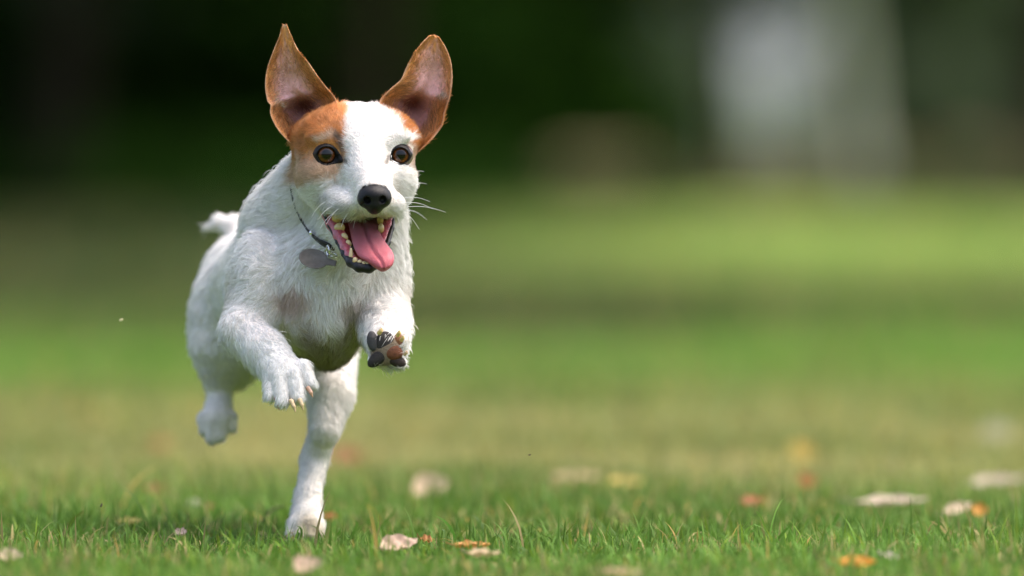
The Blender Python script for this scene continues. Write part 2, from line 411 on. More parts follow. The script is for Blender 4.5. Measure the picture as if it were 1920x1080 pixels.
# far-off wood closing the view: reads as one mass
fx_ = np.linspace(-70, 70, 130) + rng.uniform(-.6, .6, 130); fc = np.stack([fx_, 150 + rng.uniform(-5, 7, 130), rng.uniform(2.0, 7.5, 130)], 1)
fc = np.vstack([fc, np.stack([fx_, 148 + rng.uniform(-2, 3, 130), rng.uniform(.8, 1.8, 130)], 1)])
q, F_, c = leaf_cloud(fc, np.tile([2.4, 2.4, 2.9], (260, 1)) * rng.uniform(.7, 1.2, (260, 1)), 34000, .5, BL)
tag(mesh_obj('far_wood', q, F_, m_leaf, smooth=False, col=c), 'far-off grey-green wood behind the pale grey cabin', 'wood', kind='stuff')
shrub('sapling', 'thin sparse sapling in front of the pale grey cabin, left side', X_at(1330, 96), 89, .45, 2.6, 220, .09, BL)
shrub('sapling', 'thin sparse sapling in front of the pale grey cabin, right side', X_at(1510, 98), 91, .40, 2.4, 200, .09, BL)
# pale cabin
hx, hy = X_at(1412, 122), 115.0
m_wall = mat('pale_render', (.40, .40, .44), .85, .2, noise=(1.5, .08), bump=(30, .3, .01)); m_roof = mat('slate', (.10, .10, .115), .7, .3, noise=(6, .3))
m_frame = mat('trim_paint', (.62, .62, .63), .5, .4); m_glass = mat('window_glass', (.03, .035, .04), .05, .6)
def box(x0, x1, y0, y1, z0, z1):
    v = np.array([(x, y, z) for x in (x0, x1) for y in (y0, y1) for z in (z0, z1)], float)
    return v, np.array([(0, 1, 3, 2), (4, 6, 7, 5), (0, 4, 5, 1), (2, 3, 7, 6), (0, 2, 6, 4), (1, 5, 7, 3)])
house = thing('cabin', 'pale grey cabin seen through the gap in the trees', 'cabin', (hx, hy, 0))
HW = 1.12
mesh_obj('wall', *box(hx - HW, hx + HW, hy, hy + 3, -.1, 2.9), m_wall, house, smooth=False)
rv = np.array([(hx - HW - .2, hy - .25, 2.85), (hx + HW + .2, hy - .25, 2.85), (hx + HW + .2, hy + 3.25, 2.85), (hx - HW - .2, hy + 3.25, 2.85), (hx - HW - .2, hy + 1.5, 4.0), (hx + HW + .2, hy + 1.5, 4.0)])
mesh_obj('roof', rv, [[0, 1, 5, 4], [2, 3, 4, 5], [0, 4, 3], [1, 2, 5], [0, 3, 2, 1]], m_roof, house, smooth=False)
for s_ in (-1, 1):
    mesh_obj('corner_board', *box(hx + s_ * HW - .05, hx + s_ * HW + .05, hy - .03, hy + .06, 0, 2.84), m_frame, house, smooth=False)
    fr = mesh_obj('window', *box(hx + s_ * (HW + .003) - .03, hx + s_ * (HW + .003) + .03, hy + 1.1, hy + 1.9, 1.2, 2.1), m_frame, house, smooth=False)
    mesh_obj('pane', *box(hx + s_ * (HW + .03) - .006, hx + s_ * (HW + .03) + .006, hy + 1.17, hy + 1.83, 1.27, 2.03), m_glass, fr, smooth=False)
# low sandy garden wall with coping
gx0 = X_at(1285, 73)
gw = thing('garden_wall', 'low sandy garden wall in front of the pale grey cabin', 'wall', (gx0 + .6, 66, 0))
m_sand = mat('sandstone', (.36, .27, .17), .9, .1, noise=(5, .2), bump=(12, .6, .02))
for k in range(12):
    x0 = gx0 + k * .155
    mesh_obj('stone', *box(x0, x0 + .15, 66 + rng.uniform(-.01, .01), 66.25, -.05, .40 + rng.uniform(-.01, .01)), m_sand, gw, smooth=False)
mesh_obj('coping', *box(gx0 - .03, gx0 + 1.89, 65.96, 66.29, .411, .46), m_sand, gw, smooth=False)

# undergrowth closing the far edge of the lawn: one uncountable mass
n = 400; ux = rng.uniform(-13, 12, n); uy = rng.uniform(50, 58, n) + 1.5 * np.sin(ux * 1.3); upx = ux / (S / DIST * (uy + 7)) + 960
keep = ~((upx > 1270) & (upx < 1590)); ux, uy, upx = ux[keep], uy[keep], upx[keep]
uh = rng.uniform(.16, .34, len(ux)) * np.where(upx < 1000, 1.5, 1.0)
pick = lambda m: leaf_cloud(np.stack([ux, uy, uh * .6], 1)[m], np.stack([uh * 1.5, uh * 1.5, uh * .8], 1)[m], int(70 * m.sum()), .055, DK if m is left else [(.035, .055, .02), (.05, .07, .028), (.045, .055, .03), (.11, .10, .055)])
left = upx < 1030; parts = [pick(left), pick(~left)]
uv = np.vstack([p_[0] for p_ in parts]); uf = np.vstack([parts[0][1], parts[1][1] + len(parts[0][0])]); uc = np.vstack([p_[2] for p_ in parts])
tag(mesh_obj('undergrowth', uv, uf, m_leaf, smooth=False, col=uc), 'low tangled undergrowth along the far edge of the lawn', 'undergrowth', kind='stuff')
# ------------------------------------------------------------------ grass blades (uncountable: one object)
def lawn_col(x, y):
    p = np.stack([x * .9, y * .7, 0 * x], 1); n1 = vnoise(p, 60); n2 = vnoise(p * 4.3, 61)
    g = np.array([.098, .192, .030]); c = np.tile(g, (len(x), 1))
    yy = y + n1 * np.clip(.6 + y * .2, 0, 3.5)
    c = mixc(c, (.27, .265, .105), smoothstep(.5, 3.0, yy) * smoothstep(6.0, 3.8, yy) * np.clip(.55 + .5 * n2 + .3 * n1, 0, 1))
    c = mixc(c, (.125, .25, .038), smoothstep(4.0, 6.0, yy))
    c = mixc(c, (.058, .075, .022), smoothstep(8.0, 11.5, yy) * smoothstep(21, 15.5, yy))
    c = mixc(c, (.22, .32, .08), smoothstep(15.5, 21, yy))  # far lawn's sunlight painted as a brighter green
    c = mixc(c, (.024, .05, .010), smoothstep(1.1, -1.0, x + n1) * smoothstep(7, 18, y))  # left blades darkened, tree shade put into their colour
    return c * (1 + .22 * n2)[:, None]
BV, BF, BC, boff = [], [], [], 0
def blades(n, y0, y1, half, hgt, wid, seg, lean=1.35):
    global boff
    y = y0 + (y1 - y0) * rng.random(n); x = (rng.random(n) * 2 - 1) * half * (1 + (y - y0) / (y0 + 9))
    cl = vnoise(np.stack([x * 9, y * 9, 0 * x], 1), 70)
    cl2 = vnoise(np.stack([x * 3.1, y * 3.1, 0 * x], 1), 71)
    h = hgt * np.clip(rng.lognormal(-.12, .45, n), .3, 2.3) * (1 + .35 * cl + .35 * cl2)
    a = rng.random(n) * 6.283; ld = np.stack([np.cos(a), np.sin(a), 0 * a], 1)
    sd = np.stack([-np.sin(a + rng.normal(0, .7, n)), np.cos(a), 0 * a], 1); sd /= np.linalg.norm(sd, axis=1, keepdims=True)
    bend = lean * np.abs(rng.normal(.45, .4, n)); w_ = wid * rng.uniform(.6, 1.35, n)
    base = np.stack([x, y, -.002 + 0 * x], 1); vs = []
    for k in range(seg + 1):
        t = k / seg; ang = bend * t * 1.3
        c_ = base + ld * (h * t * np.sin(ang * .8))[:, None] + np.array([0, 0, 1]) * (h * t * np.cos(ang * .75))[:, None]
        if k == seg: vs.append(c_[:, None])
        else:
            ww = w_ * (1 - t**1.6) * .5
            vs.append(np.stack([c_ - sd * ww[:, None], c_ + sd * ww[:, None]], 1))
    v = np.concatenate(vs, 1); nv = v.shape[1]; f = []
    for k in range(seg - 1): f += [(2 * k, 2 * k + 1, 2 * k + 3), (2 * k, 2 * k + 3, 2 * k + 2)]
    f.append((2 * seg - 2, 2 * seg - 1, 2 * seg))
    F_ = (np.arange(n)[:, None, None] * nv + np.array(f)[None]).reshape(-1, 3) + boff
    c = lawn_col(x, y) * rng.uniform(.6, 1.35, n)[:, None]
    dry = rng.random(n) < np.clip(.10 + .16 * vnoise(np.stack([x * 5, y * 4, 0 * x], 1), 72), .02, .4); c[dry] = np.array([.34, .28, .12]) * rng.uniform(.6, 1.2, (dry.sum(), 1))
    yel = rng.random(n) < .15; c[yel] *= np.array([1.4, 1.12, .8])
    BV.append(v.reshape(-1, 3)); BF.append(F_); BC.append(c.repeat(nv, 0)); boff += n * nv
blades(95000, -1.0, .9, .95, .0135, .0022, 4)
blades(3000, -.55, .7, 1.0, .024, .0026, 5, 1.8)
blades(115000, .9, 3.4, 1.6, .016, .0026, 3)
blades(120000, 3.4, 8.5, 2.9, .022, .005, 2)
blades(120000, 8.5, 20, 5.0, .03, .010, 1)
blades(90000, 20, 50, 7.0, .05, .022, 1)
def one_blade(px0, py0, px1, py1, w_, c):
    """a single longer blade standing where the photograph shows one"""
    global boff
    gx_, gy_ = G(px0, py0); b0 = np.array([gx_, gy_, 0.]); dep = gy_ / S; b1 = P(px1, py1, dep - 8)
    t = np.linspace(0, 1, 7)[:, None]; cpt = b0 * (1 - t) + b1 * t + np.array([.004, 0, .004]) * np.sin(t * 3.14)
    ww = (w_ * (1 - t[:, 0]**2) + .0002)[:, None] * np.array([[.9, .4, .15]])
    v = np.stack([cpt - ww / 2, cpt + ww / 2], 1).reshape(-1, 3)
    f = [(2 * k, 2 * k + 1, 2 * k + 3) for k in range(6)] + [(2 * k, 2 * k + 3, 2 * k + 2) for k in range(6)]
    BV.append(v); BF.append(np.array(f) + boff); BC.append(np.tile(c, (14, 1))); boff += 14
for a in [(856, 1030, 813, 965, .0034), (275, 992, 298, 948, .003), (655, 1015, 664, 975, .0028), (620, 1018, 637, 992, .0026), (700, 1005, 745, 950, .003), (560, 1022, 552, 985, .0026), (592, 1024, 582, 985, .0026), (545, 1026, 556, 998, .0024),
          (238, 990, 252, 945, .0028), (75, 985, 84, 955, .0026), (1310, 1010, 1300, 985, .003), (1440, 1030, 1480, 985, .0045), (1465, 1035, 1478, 985, .0042), (1110, 1025, 1108, 998, .003), (1160, 1020, 1178, 985, .003), (1005, 1020, 962, 1002, .003), (1545, 1005, 1572, 960, .005), (1385, 1020, 1430, 978, .004)]:
    one_blade(*a, np.array([.07, .17, .02]) * rng.uniform(.7, 1.3))
m_grass = mat('grass_blade', attr='col', rough=.55, spec=.14, trans=.35)
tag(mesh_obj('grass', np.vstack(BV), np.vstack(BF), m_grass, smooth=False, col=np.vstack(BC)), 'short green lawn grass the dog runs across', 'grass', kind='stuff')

# ------------------------------------------------------------------ fallen leaves, twig
m_fall = mat('fallen_leaf', attr='col', rough=.6, spec=.3, noise=(160, .18), bump=(420, .5, .001), trans=.15)
def on_top(px, py, z):
    a, dy, dz = ray(px, py); t = (z - CAM_H) / dz; return np.array([float(a * t), float(t * dy - DIST), z])
def fallen_leaf(px, py, lpx, wpx, ang, col, label, tilt=.35, curl=1.1, z=.009, stand=0.0):
    """ang: heading of the leaf's long axis in the ground plane (deg); tilt lifts the far edge towards the viewer"""
    c0 = on_top(px, py, z); sc_ = (c0[1] + DIST) / DIST * S; Lh, Wh = lpx * sc_ / 2, wpx * sc_ / 2
    nu, nv = 15, 9; vs = []; cs = []
    for i in range(nu):
        t = -1 + 2 * i / (nu - 1); hw = (1 - abs(t)**2.2)**.75 * (1 - .22 * t)
        hw *= 1 + .06 * math.sin(t * 9 + px) + .03 * math.sin(t * 23 + py)
        for j in range(nv):
            s = -1 + 2 * j / (nv - 1)
            vs.append([t * Lh, s * hw * Wh, curl * Wh * (.55 * (s * hw)**2 + .35 * t * t) + .0012 * math.sin(t * 9 + s * 4 + px) - (.0009 if j == 4 else 0)])
            cs.append(np.array(col) * (1.12 if j == 4 else 1) * (1 - .12 * (abs(s) > .8)) * (1 + .12 * math.sin(5 * t + 3 * s + py)))
    q = np.array([[i * nv + j, i * nv + j + 1, (i + 1) * nv + j + 1, (i + 1) * nv + j] for i in range(nu - 1) for j in range(nv - 1)])
    sv, sq = tube(np.array([[-Lh * (1 + .1 * k), .0006 * k * k * .3, curl * Wh * .35 + .0004 * k] for k in range(5)]), [.0007, .0006, .0006, .0005, .0005], 6)
    V_ = np.vstack([np.array(vs), sv]); q = np.vstack([q, sq + nu * nv]); cs = np.vstack([np.array(cs), np.tile(np.array(col) * .6, (len(sv), 1))])
    Rm = rotm(0, 0, ang); Rt = rotm(math.degrees(tilt), 0, 0); Rs = rotm(0, math.degrees(stand), 0)
    W_ = (V_ @ Rs.T @ Rm.T) @ Rt.T + c0
    W_[:, 2] += max(0, .004 - W_[:, 2].min())
    o = mesh_obj('fallen_leaf', W_ - c0, q, m_fall, col=cs); o.location = c0
    return tag(o, label, 'leaf', 'fallen leaves on the lawn')
PALE, PINK, ORG, YEL, RED, BRN = (.48, .38, .26), (.50, .35, .26), (.36, .16, .05), (.46, .32, .07), (.30, .125, .06), (.30, .17, .07)
for a in [
    (748, 1027, 76, 50, 25, PINK, 'pale pinkish leaf on the grass just right of the planted hind foot', .55),
    (800, 1014, 30, 22, -20, ORG, 'small orange leaf tip beside the pale pinkish leaf', .4),
    (907, 1041, 62, 30, 5, (.48,.36,.21), 'flat cream leaf below the orange-brown leaf, lower middle', .2),
    (885, 1026, 70, 30, 8, (.46, .22, .06), 'orange-brown leaf behind the flat cream leaf, lower middle', .2),
    (577, 1066, 58, 50, 40, PINK, 'blurred pinkish leaf at the bottom edge below the planted foot', .6),
    (20, 1047, 48, 40, 10, PALE, 'blurred pale leaf in the bottom left corner', .5),
    (808, 919, 72, 56, 20, (.52,.39,.26), 'round pale peach leaf glowing behind the hind leg', .8),
    (650, 862, 60, 46, 30, RED, 'blurred red-brown leaf just right of the hind leg', .7),
    (288, 921, 36, 30, 0, RED, 'small red-brown leaf left of the dog', .6),
    (302, 838, 44, 34, 0, (.38, .16, .06), 'faint orange leaf far out left of the lifted hind paw', .6),
    (621, 971, 26, 26, 60, ORG, 'small orange leaf right beside the planted hind foot', .6),
    (1506, 853, 46, 46, 45, YEL, 'yellow leaf above the orange one, right half', .9),
    (1514, 906, 34, 36, 10, ORG, 'orange leaf below the yellow one, right half', .8),
    (1411, 943, 44, 30, 10, (.36, .14, .06), 'dull red leaf left of the long cream leaf', .5),
    (1672, 943, 138, 32, 8, (.46,.37,.28), 'long cream leaf lying crosswise at right', .35),
    (1797, 957, 66, 30, 35, PALE, 'tilted cream leaf left of the orange scrap at far right', .6),
    (1838, 960, 36, 36, 80, (.44, .22, .04), 'orange scrap of leaf at far right', .7),
    (1868, 906, 112, 34, 15, (.42,.35,.26), 'long cream leaf at the far right edge', .4),
    (1085, 897, 100, 26, 3, (.48, .36, .20), 'tan leaf touching the left of the yellow one, middle of the lawn', .5),
    (1172, 907, 70, 28, 5, (.58, .44, .13), 'yellowish long leaf in the middle of the lawn', .5),
    (1608, 1058, 72, 34, 4, (.50, .22, .02), 'orange-yellow leaf at the bottom right', .5),
    (1672, 1046, 40, 22, -15, (.62, .50, .44), 'small curled pale leaf right of the orange-yellow leaf', .5),
    (1872, 816, 60, 46, 20, (.34,.33,.22), 'blurred pale leaf high at the right edge of the lawn', .8),
    (365, 946, 26, 22, 20, (.52,.47,.36), 'tiny white leaf in the grass below the lifted hind paw', .6),
    (340, 1000, 24, 22, 70, (.58, .42, .34), 'small pinkish leaf bit in the grass at left', .6),
    (243, 982, 44, 28, 15, (.42, .36, .10), 'yellow-green leaf in the grass at lower left', .4),
    (1165, 1076, 84, 26, 2, (.40, .30, .16), 'tan leaf at the bottom edge right of the middle', .3),
    (392, 950, 30, 16, 0, BRN, 'dull brown leaf bit beside the tiny white leaf', .4)]:
    fallen_leaf(*a)
# thin dark twig and a dry stalk standing in the grass
m_twig = mat('twig_bark', (.07, .05, .035), .8, .2, noise=(300, .3), bump=(500, .5, .001))
def stick(name, label, cat, p0, p1, r0, r1, m, bow=.004):
    gx_, gy_ = G(*p0); a = np.array([gx_, gy_, .004]); b = P(p1[0], p1[1], gy_ / S + 6); t = np.linspace(0, 1, 9)[:, None]
    v, f = tube(a * (1 - t) + b * t + np.array([0, 0, bow]) * np.sin(t * 3.14), np.linspace(r0, r1, 9), 8)
    o = mesh_obj(name, v - a, f, m); o.location = a; return tag(o, label, cat)
stick('twig', 'thin dark twig sticking up left of the planted hind foot', 'twig', (487, 990), (533, 950), .0013, .0007, m_twig)
stick('dry_stalk', 'thin dry stalk standing blurred left of the hind leg', 'stalk', (512, 948), (490, 862), .0008, .0005, m_fall, .006)

# tiny bits kicked up into the air
m_seed = mat('seed_husk', (.55, .50, .30), .6, .2, noise=(800, .2))
for px, py, dep, l, an, lab in [(227, 600, 330, .003, 20, 'pale seed husk floating in the air left of the dog'), (993, 853, -60, .002, 10, 'dark speck in the air right of the dog'),
                                (190, 948, 30, .0028, 70, 'dark speck just above the grass at left')]:
    p0 = P(px, py, dep); t = np.linspace(-1, 1, 7)[:, None]
    v, f = tube(np.array([math.cos(R(an)), .3, math.sin(R(an))]) * t * l * .6 + np.array([0, 0, .15 * l]) * t**2, l * .28 * np.sqrt(np.clip(1.02 - t[:, 0]**2, .02, 1)), 8)
    o = mesh_obj('airborne_husk', v, f, m_twig if 'dark' in lab else m_seed); o.location = p0; tag(o, lab, 'husk', 'bits in the air')
# ------------------------------------------------------------------ the dog
HEADFLOW, N_FUR = 'head', 330000
HIP = (.1, .7, -.6)
prims = [
    # skull and face
    E(667, 268, 75, 118, 110, 75, 20, fur=13),
    E(611, 328, 42, 54, 75, 58, 18, fur=18), E(732, 328, 52, 45, 75, 56, 18, fur=20),
    C((680, 322, 10), 56, (700, 370, -92), 35, 20, fur=14),
    C((679, 285, -12), 38, (700, 350, -92), 25, 20, fur=12),
    E(662, 383, -50, 38, 48, 25, 16, fur=17), E(728, 382, -48, 30, 46, 25, 16, fur=17),
    C((612, 368, 12), 27, (652, 384, -48), 27, 12, fur=14),
    E(608, 257, 0, 30, 13, 12, 16, fur=9), E(744, 257, 4, 25, 13, 12, 16, fur=9),
    C((741, 348, 34), 34, (735, 390, 18), 23, 16, fur=18), C((609, 352, 34), 38, (620, 384, 26), 26, 16, fur=15),
    C((655, 420, 40), 50, (688, 477, -70), 30, 16, fur=10),
]
NHEAD = len(prims)
prims += [
    # neck and throat
    C((640, 325, 120), 88, (585, 420, 220), 112, 24, flow=(-.5, .8, -.4), fur=30),
    C((650, 430, 80), 62, (630, 520, 130), 100, 24, flow=(-.5, .3, -.9), fur=28),
    C((692, 400, 120), 66, (686, 520, 135), 74, 24, flow=(.35, .2, -.9), fur=30),
    E(572, 440, 270, 117, 140, 104, 24, flow=(-.5, .8, -.5), fur=30),
    # chest, shoulders, trunk
    E(600, 532, 150, 118, 105, 128, 26, flow=(-.15, .1, -1), fur=22),
    E(487, 545, 155, 60, 95, 112, 20, flow=(-.9, .6, -.3), fur=18),
    E(704, 545, 155, 57, 90, 108, 20, flow=(.5, .3, -.9), fur=22),
    E(616, 596, 235, 62, 190, 90, 24, flow=(.1, .5, -.9), fur=24),
    E(552, 532, 400, 132, 260, 145, 24, flow=(-.3, 1, -.4), fur=22),
    C((540, 532, 520), 126, (490, 560, 790), 112, 24, flow=(-.3, 1, -.5), fur=20),
    E(470, 532, 850, 92, 110, 96, 24, flow=(-.5, .6, -.8), fur=20),
    # hind leg in the air
    E(430, 610, 760, 76, 120, 122, 20, flow=HIP, fur=18),
    C((405, 650, 700), 47, (410, 728, 720), 24, 14, flow=(0, .3, -1), fur=16),
    C((413, 715, 725), 22, (411, 760, 712), 19.5, 8, flow=(0, .3, -1), fur=10),
    C((410, 762, 706), 24, (408, 785, 695), 33, 12, flow=(0, .3, -1), fur=9),
    C((384, 785, 690), 14, (386, 804, 684), 13, 8, flow=(0, .3, -1), fur=9), C((398, 790, 680), 17, (398, 820, 676), 13, 6, flow=(0, .3, -1), fur=9),
    C((414, 790, 680), 17, (411, 817, 676), 13, 5, flow=(0, .3, -1), fur=9), C((431, 783, 690), 14, (432, 801, 684), 12, 6, flow=(0, .3, -1), fur=9),
    # hind leg on the ground
    E(590, 640, 700, 80, 130, 105, 20, flow=(.1, .6, -.8), fur=18),
    C((612, 675, 600), 54, (619, 742, 440), 41, 22, flow=(.1, .3, -1), fur=16),
    C((619, 742, 440), 41, (609, 806, 400), 28, 12, flow=(.1, .3, -1), fur=14),
    C((607, 808, 415), 26, (590, 860, 435), 25, 9, flow=(0, .2, -1), fur=11),
    C((590, 860, 435), 25, (577, 932, 390), 22, 8, flow=(0, .2, -1), fur=10),
    C((577, 935, 390), 24, (573, 985, 360), 33, 14, flow=(0, .2, -1), fur=9),
    C((555, 985, 350), 17, (549, 1004, 335), 14, 7, flow=(0, 0, -1), fur=8),
    C((567, 987, 340), 18, (564, 1007, 322), 14, 5, flow=(0, 0, -1), fur=8),
    C((582, 987, 340), 18, (582, 1007, 322), 14, 5, flow=(0, 0, -1), fur=8),
    C((594, 985, 350), 16, (597, 1004, 335), 13, 5, flow=(0, 0, -1), fur=8),
    # tail
    C((465, 475, 890), 34, (440, 428, 915), 22, 16, flow=(-.7, 0, .5), fur=14),
    C((440, 428, 915), 22, (414, 418, 925), 13, 8, flow=(-1, 0, -.1), fur=16),
    C((414, 418, 925), 13, (388, 428, 930), 3, 6, flow=(-1, 0, -.4), fur=16),
    # foreleg reaching down to the left
    C((480, 575, 110), 52, (452, 618, 78), 38, 18, flow=(-.5, .2, -.9), fur=16),
    C((452, 618, 78), 39, (497, 656, 22), 37, 16, flow=(.55, .1, -.8), fur=17),
    C((497, 656, 22), 37, (530, 700, -22), 36, 12, flow=(.5, .1, -.9), fur=14),
    C((511, 705, -30), 17, (508, 741, -52), 12, 6, flow=(0, 0, -1), fur=13),
    C((526, 707, -45), 18, (529, 750, -66), 13, 4, flow=(.05, 0, -1), fur=12),
    C((549, 703, -44), 18, (558, 743, -64), 13.5, 4, flow=(.2, 0, -1), fur=12),
    C((566, 690, -32), 18, (580, 719, -48), 12.5, 4, flow=(.5, 0, -.9), fur=13),
    # foreleg lifted towards the viewer, sole showing
    C((712, 575, 110), 52, (722, 615, 60), 46, 16, flow=(.3, -.2, -.9), fur=22),
    C((722, 610, 60), 44, (728, 642, -20), 37, 14, flow=(.3, -.7, -.5), fur=22),
    E(727, 654, -40, 36, 28, 37, 8, flow=(.1, -1, .1), fur=22),
    E(697, 640, -50, 10, 15, 19, 6, flow=(-.3, -1, 0), fur=10), E(706, 674, -50, 17, 15, 14, 6, flow=(-.2, -1, -.3), fur=10),
    E(748, 680, -48, 16, 15, 12, 6, flow=(.2, -1, -.3), fur=10), E(757, 640, -46, 10, 14, 18, 6, flow=(.5, -.8, 0), fur=11),
]
MOUTH = [(603, 393), (622, 399), (645, 404), (675, 411), (702, 412), (722, 409), (737, 403), (735, 430), (727, 453),
         (718, 470), (713, 487), (692, 494), (668, 492), (655, 480), (640, 456), (622, 427)]
def cut_mouth(X, Y, Z):
    return np.maximum(sd_poly(X, -Z, MOUTH), Y - 48)
EYES = [(612, 290, 25, 17.0), (751, 291, 24, 15.5)]          # centre, eyeball radius, half opening
plain = Field(prims)
eye_d = [plain.front(x, y) for x, y, r, o in EYES]
EC = [np.array([x, dd + r - 9, -y]) for (x, y, r, o), dd in zip(EYES, eye_d)]
EYE_O = [[(586, 288), (595, 275), (612, 269), (629, 277), (643, 302), (627, 307), (611, 310), (595, 303)],
         [(731, 301), (735, 281), (748, 271), (762, 272), (770, 283), (773, 291), (765, 303), (751, 309)]]
EYE_L = [catmull(o + [o[0]], 25)[:-1] for o in EYE_O]
def cut_eye(i):
    return lambda X, Y, Z: np.maximum(sd_poly(X, -Z, EYE_L[i]) + 2.5, np.maximum(Y - EC[i][1], EC[i][1] - 70 - Y))
body = Field(prims, [(cut_mouth, 4), (cut_eye(0), 3), (cut_eye(1), 3)])
V, Q = body.mesh(4.0)
N = body.grad(V)
print('dog mesh', len(V), 'eye depth', eye_d)

# --- ears: cupped sheets of skin with real thickness, grown from the skull and kept in the body mesh
def ear(Lp, Rp, dl, dr, cup, nu=44, nv=64, thick=5.0, fold=0.0):
    L, Rr = catmull(Lp, nv), catmull(Rp, nv); v = np.linspace(0, 1, nv)
    u = np.linspace(0, 1, nu); U, W = np.meshgrid(u, v)
    pos = L[:, None, :] * (1 - U[..., None]) + Rr[:, None, :] * U[..., None]
    cu = np.interp(W, np.linspace(0, 1, len(cup)), cup)
    dep = (dl * (1 - U) + dr * U) + cu * (np.sin(np.pi * U)**.75) * (1 + fold * (U - .5))
    Uo_ = U if fold < 0 else 1 - U
    dep = dep - 9 * np.exp(-((Uo_ - .70 + .25 * W) / .07)**2) * smoothstep(.08, .2, W) * smoothstep(.62, .4, W) + 16 * np.exp(-(((Uo_ - .52) / .16)**2 + ((W - .27) / .09)**2)) - 7 * np.exp(-(((Uo_ - .30) / .2)**2 + ((W - .40) / .05)**2))
    dep = dep + 3 * np.sin(W * 9 + U * 4) * np.sin(np.pi * U) + W * 6
    Vf = np.stack([pos[..., 0], dep, -pos[..., 1]], -1)
    du = np.gradient(Vf, axis=1); dv = np.gradient(Vf, axis=0); nn = np.cross(du, dv); nn /= np.linalg.norm(nn, axis=-1, keepdims=True) + 1e-9
    nn[nn[..., 1].mean() > 0 if False else ...] *= 1
    if nn[..., 1].mean() > 0: nn = -nn                      # inner side faces the viewer
    tk = thick * np.clip(np.minimum(np.minimum(U, 1 - U) * 7, (1 - W) * 8), .25, 1)
    Vb = Vf - nn * tk[..., None]
    i = np.arange(nu * nv).reshape(nv, nu); a = nu * nv
    def quads(o, rev):
        q = np.stack([i[:-1, :-1], i[:-1, 1:], i[1:, 1:], i[1:, :-1]], -1).reshape(-1, 4) + o
        return q[:, ::-1] if rev else q
    border = np.concatenate([i[0, :-1], i[:-1, -1], i[-1, :0:-1], i[:0:-1, 0]])
    bq = np.stack([border, np.roll(border, -1), np.roll(border, -1) + a, border + a], 1)[:, ::-1]
    VV = np.vstack([Vf.reshape(-1, 3), Vb.reshape(-1, 3)]); NN = np.vstack([nn.reshape(-1, 3), -nn.reshape(-1, 3)])
    up = np.vstack([dv.reshape(-1, 3)] * 2); up /= np.linalg.norm(up, axis=1, keepdims=True) + 1e-9
    side = np.r_[np.zeros(a), np.ones(a)]
    return VV, np.vstack([quads(0, False), quads(a, True), bq]), NN, up, np.tile(U.ravel(), 2), np.tile(W.ravel(), 2), side

earL = ear([(560, 280), (537, 260), (519, 238), (508, 214), (508, 197), (502, 188), (498, 160), (502, 128), (514, 94), (524, 70), (531, 46)],
           [(622, 240), (632, 208), (628, 185), (612, 165), (597, 146), (578, 118), (562, 100), (549, 76), (537, 47)],
           64, 50, [78, 84, 74, 44, 30, 20, 12, 7, 2], fold=-.6)
earR = ear([(728, 240), (715, 205), (714, 188), (732, 168), (752, 150), (762, 128), (776, 102), (793, 80), (804, 70), (813, 66.5)],
           [(784, 284), (808, 262), (828, 236), (833, 214), (838, 196), (843, 180), (847, 150), (845, 118), (836, 92), (829, 80), (822, 70), (815, 66.5)],
           53, 68, [78, 84, 76, 48, 34, 22, 14, 8, 2], fold=.6)
# --- coat colour, length and lie of the hair, all functions of the dog's own coordinates
WHITE = np.array([.91, .89, .865]); ORANGE = np.array([.58, .235, .07]); TAN = np.array([.64, .44, .30]); SKIN = np.array([.60, .36, .33])
PATCH_L = [(515, 275), (545, 232), (575, 214), (600, 190), (640, 186), (652, 200), (648, 226), (643, 250), (646, 282), (645, 306), (632, 327), (600, 338), (575, 349), (553, 343), (541, 318), (530, 292)]
PATCH_R = [(694, 180), (725, 182), (755, 195), (800, 232), (815, 262), (808, 300), (796, 330), (780, 328), (772, 306), (774, 276), (764, 252), (746, 226), (724, 208)]
def seg(x, y, a, b):
    a, b = np.array(a, float), np.array(b, float); e = b - a
    t = np.clip(((x - a[0]) * e[0] + (y - a[1]) * e[1]) / (e @ e), 0, 1); return np.hypot(x - a[0] - e[0] * t, y - a[1] - e[1] * t)
NOSE_O = [(671, 358), (680, 346), (702, 343), (724, 346), (733, 358), (731, 378), (718, 394), (702, 401), (686, 394), (674, 380)]
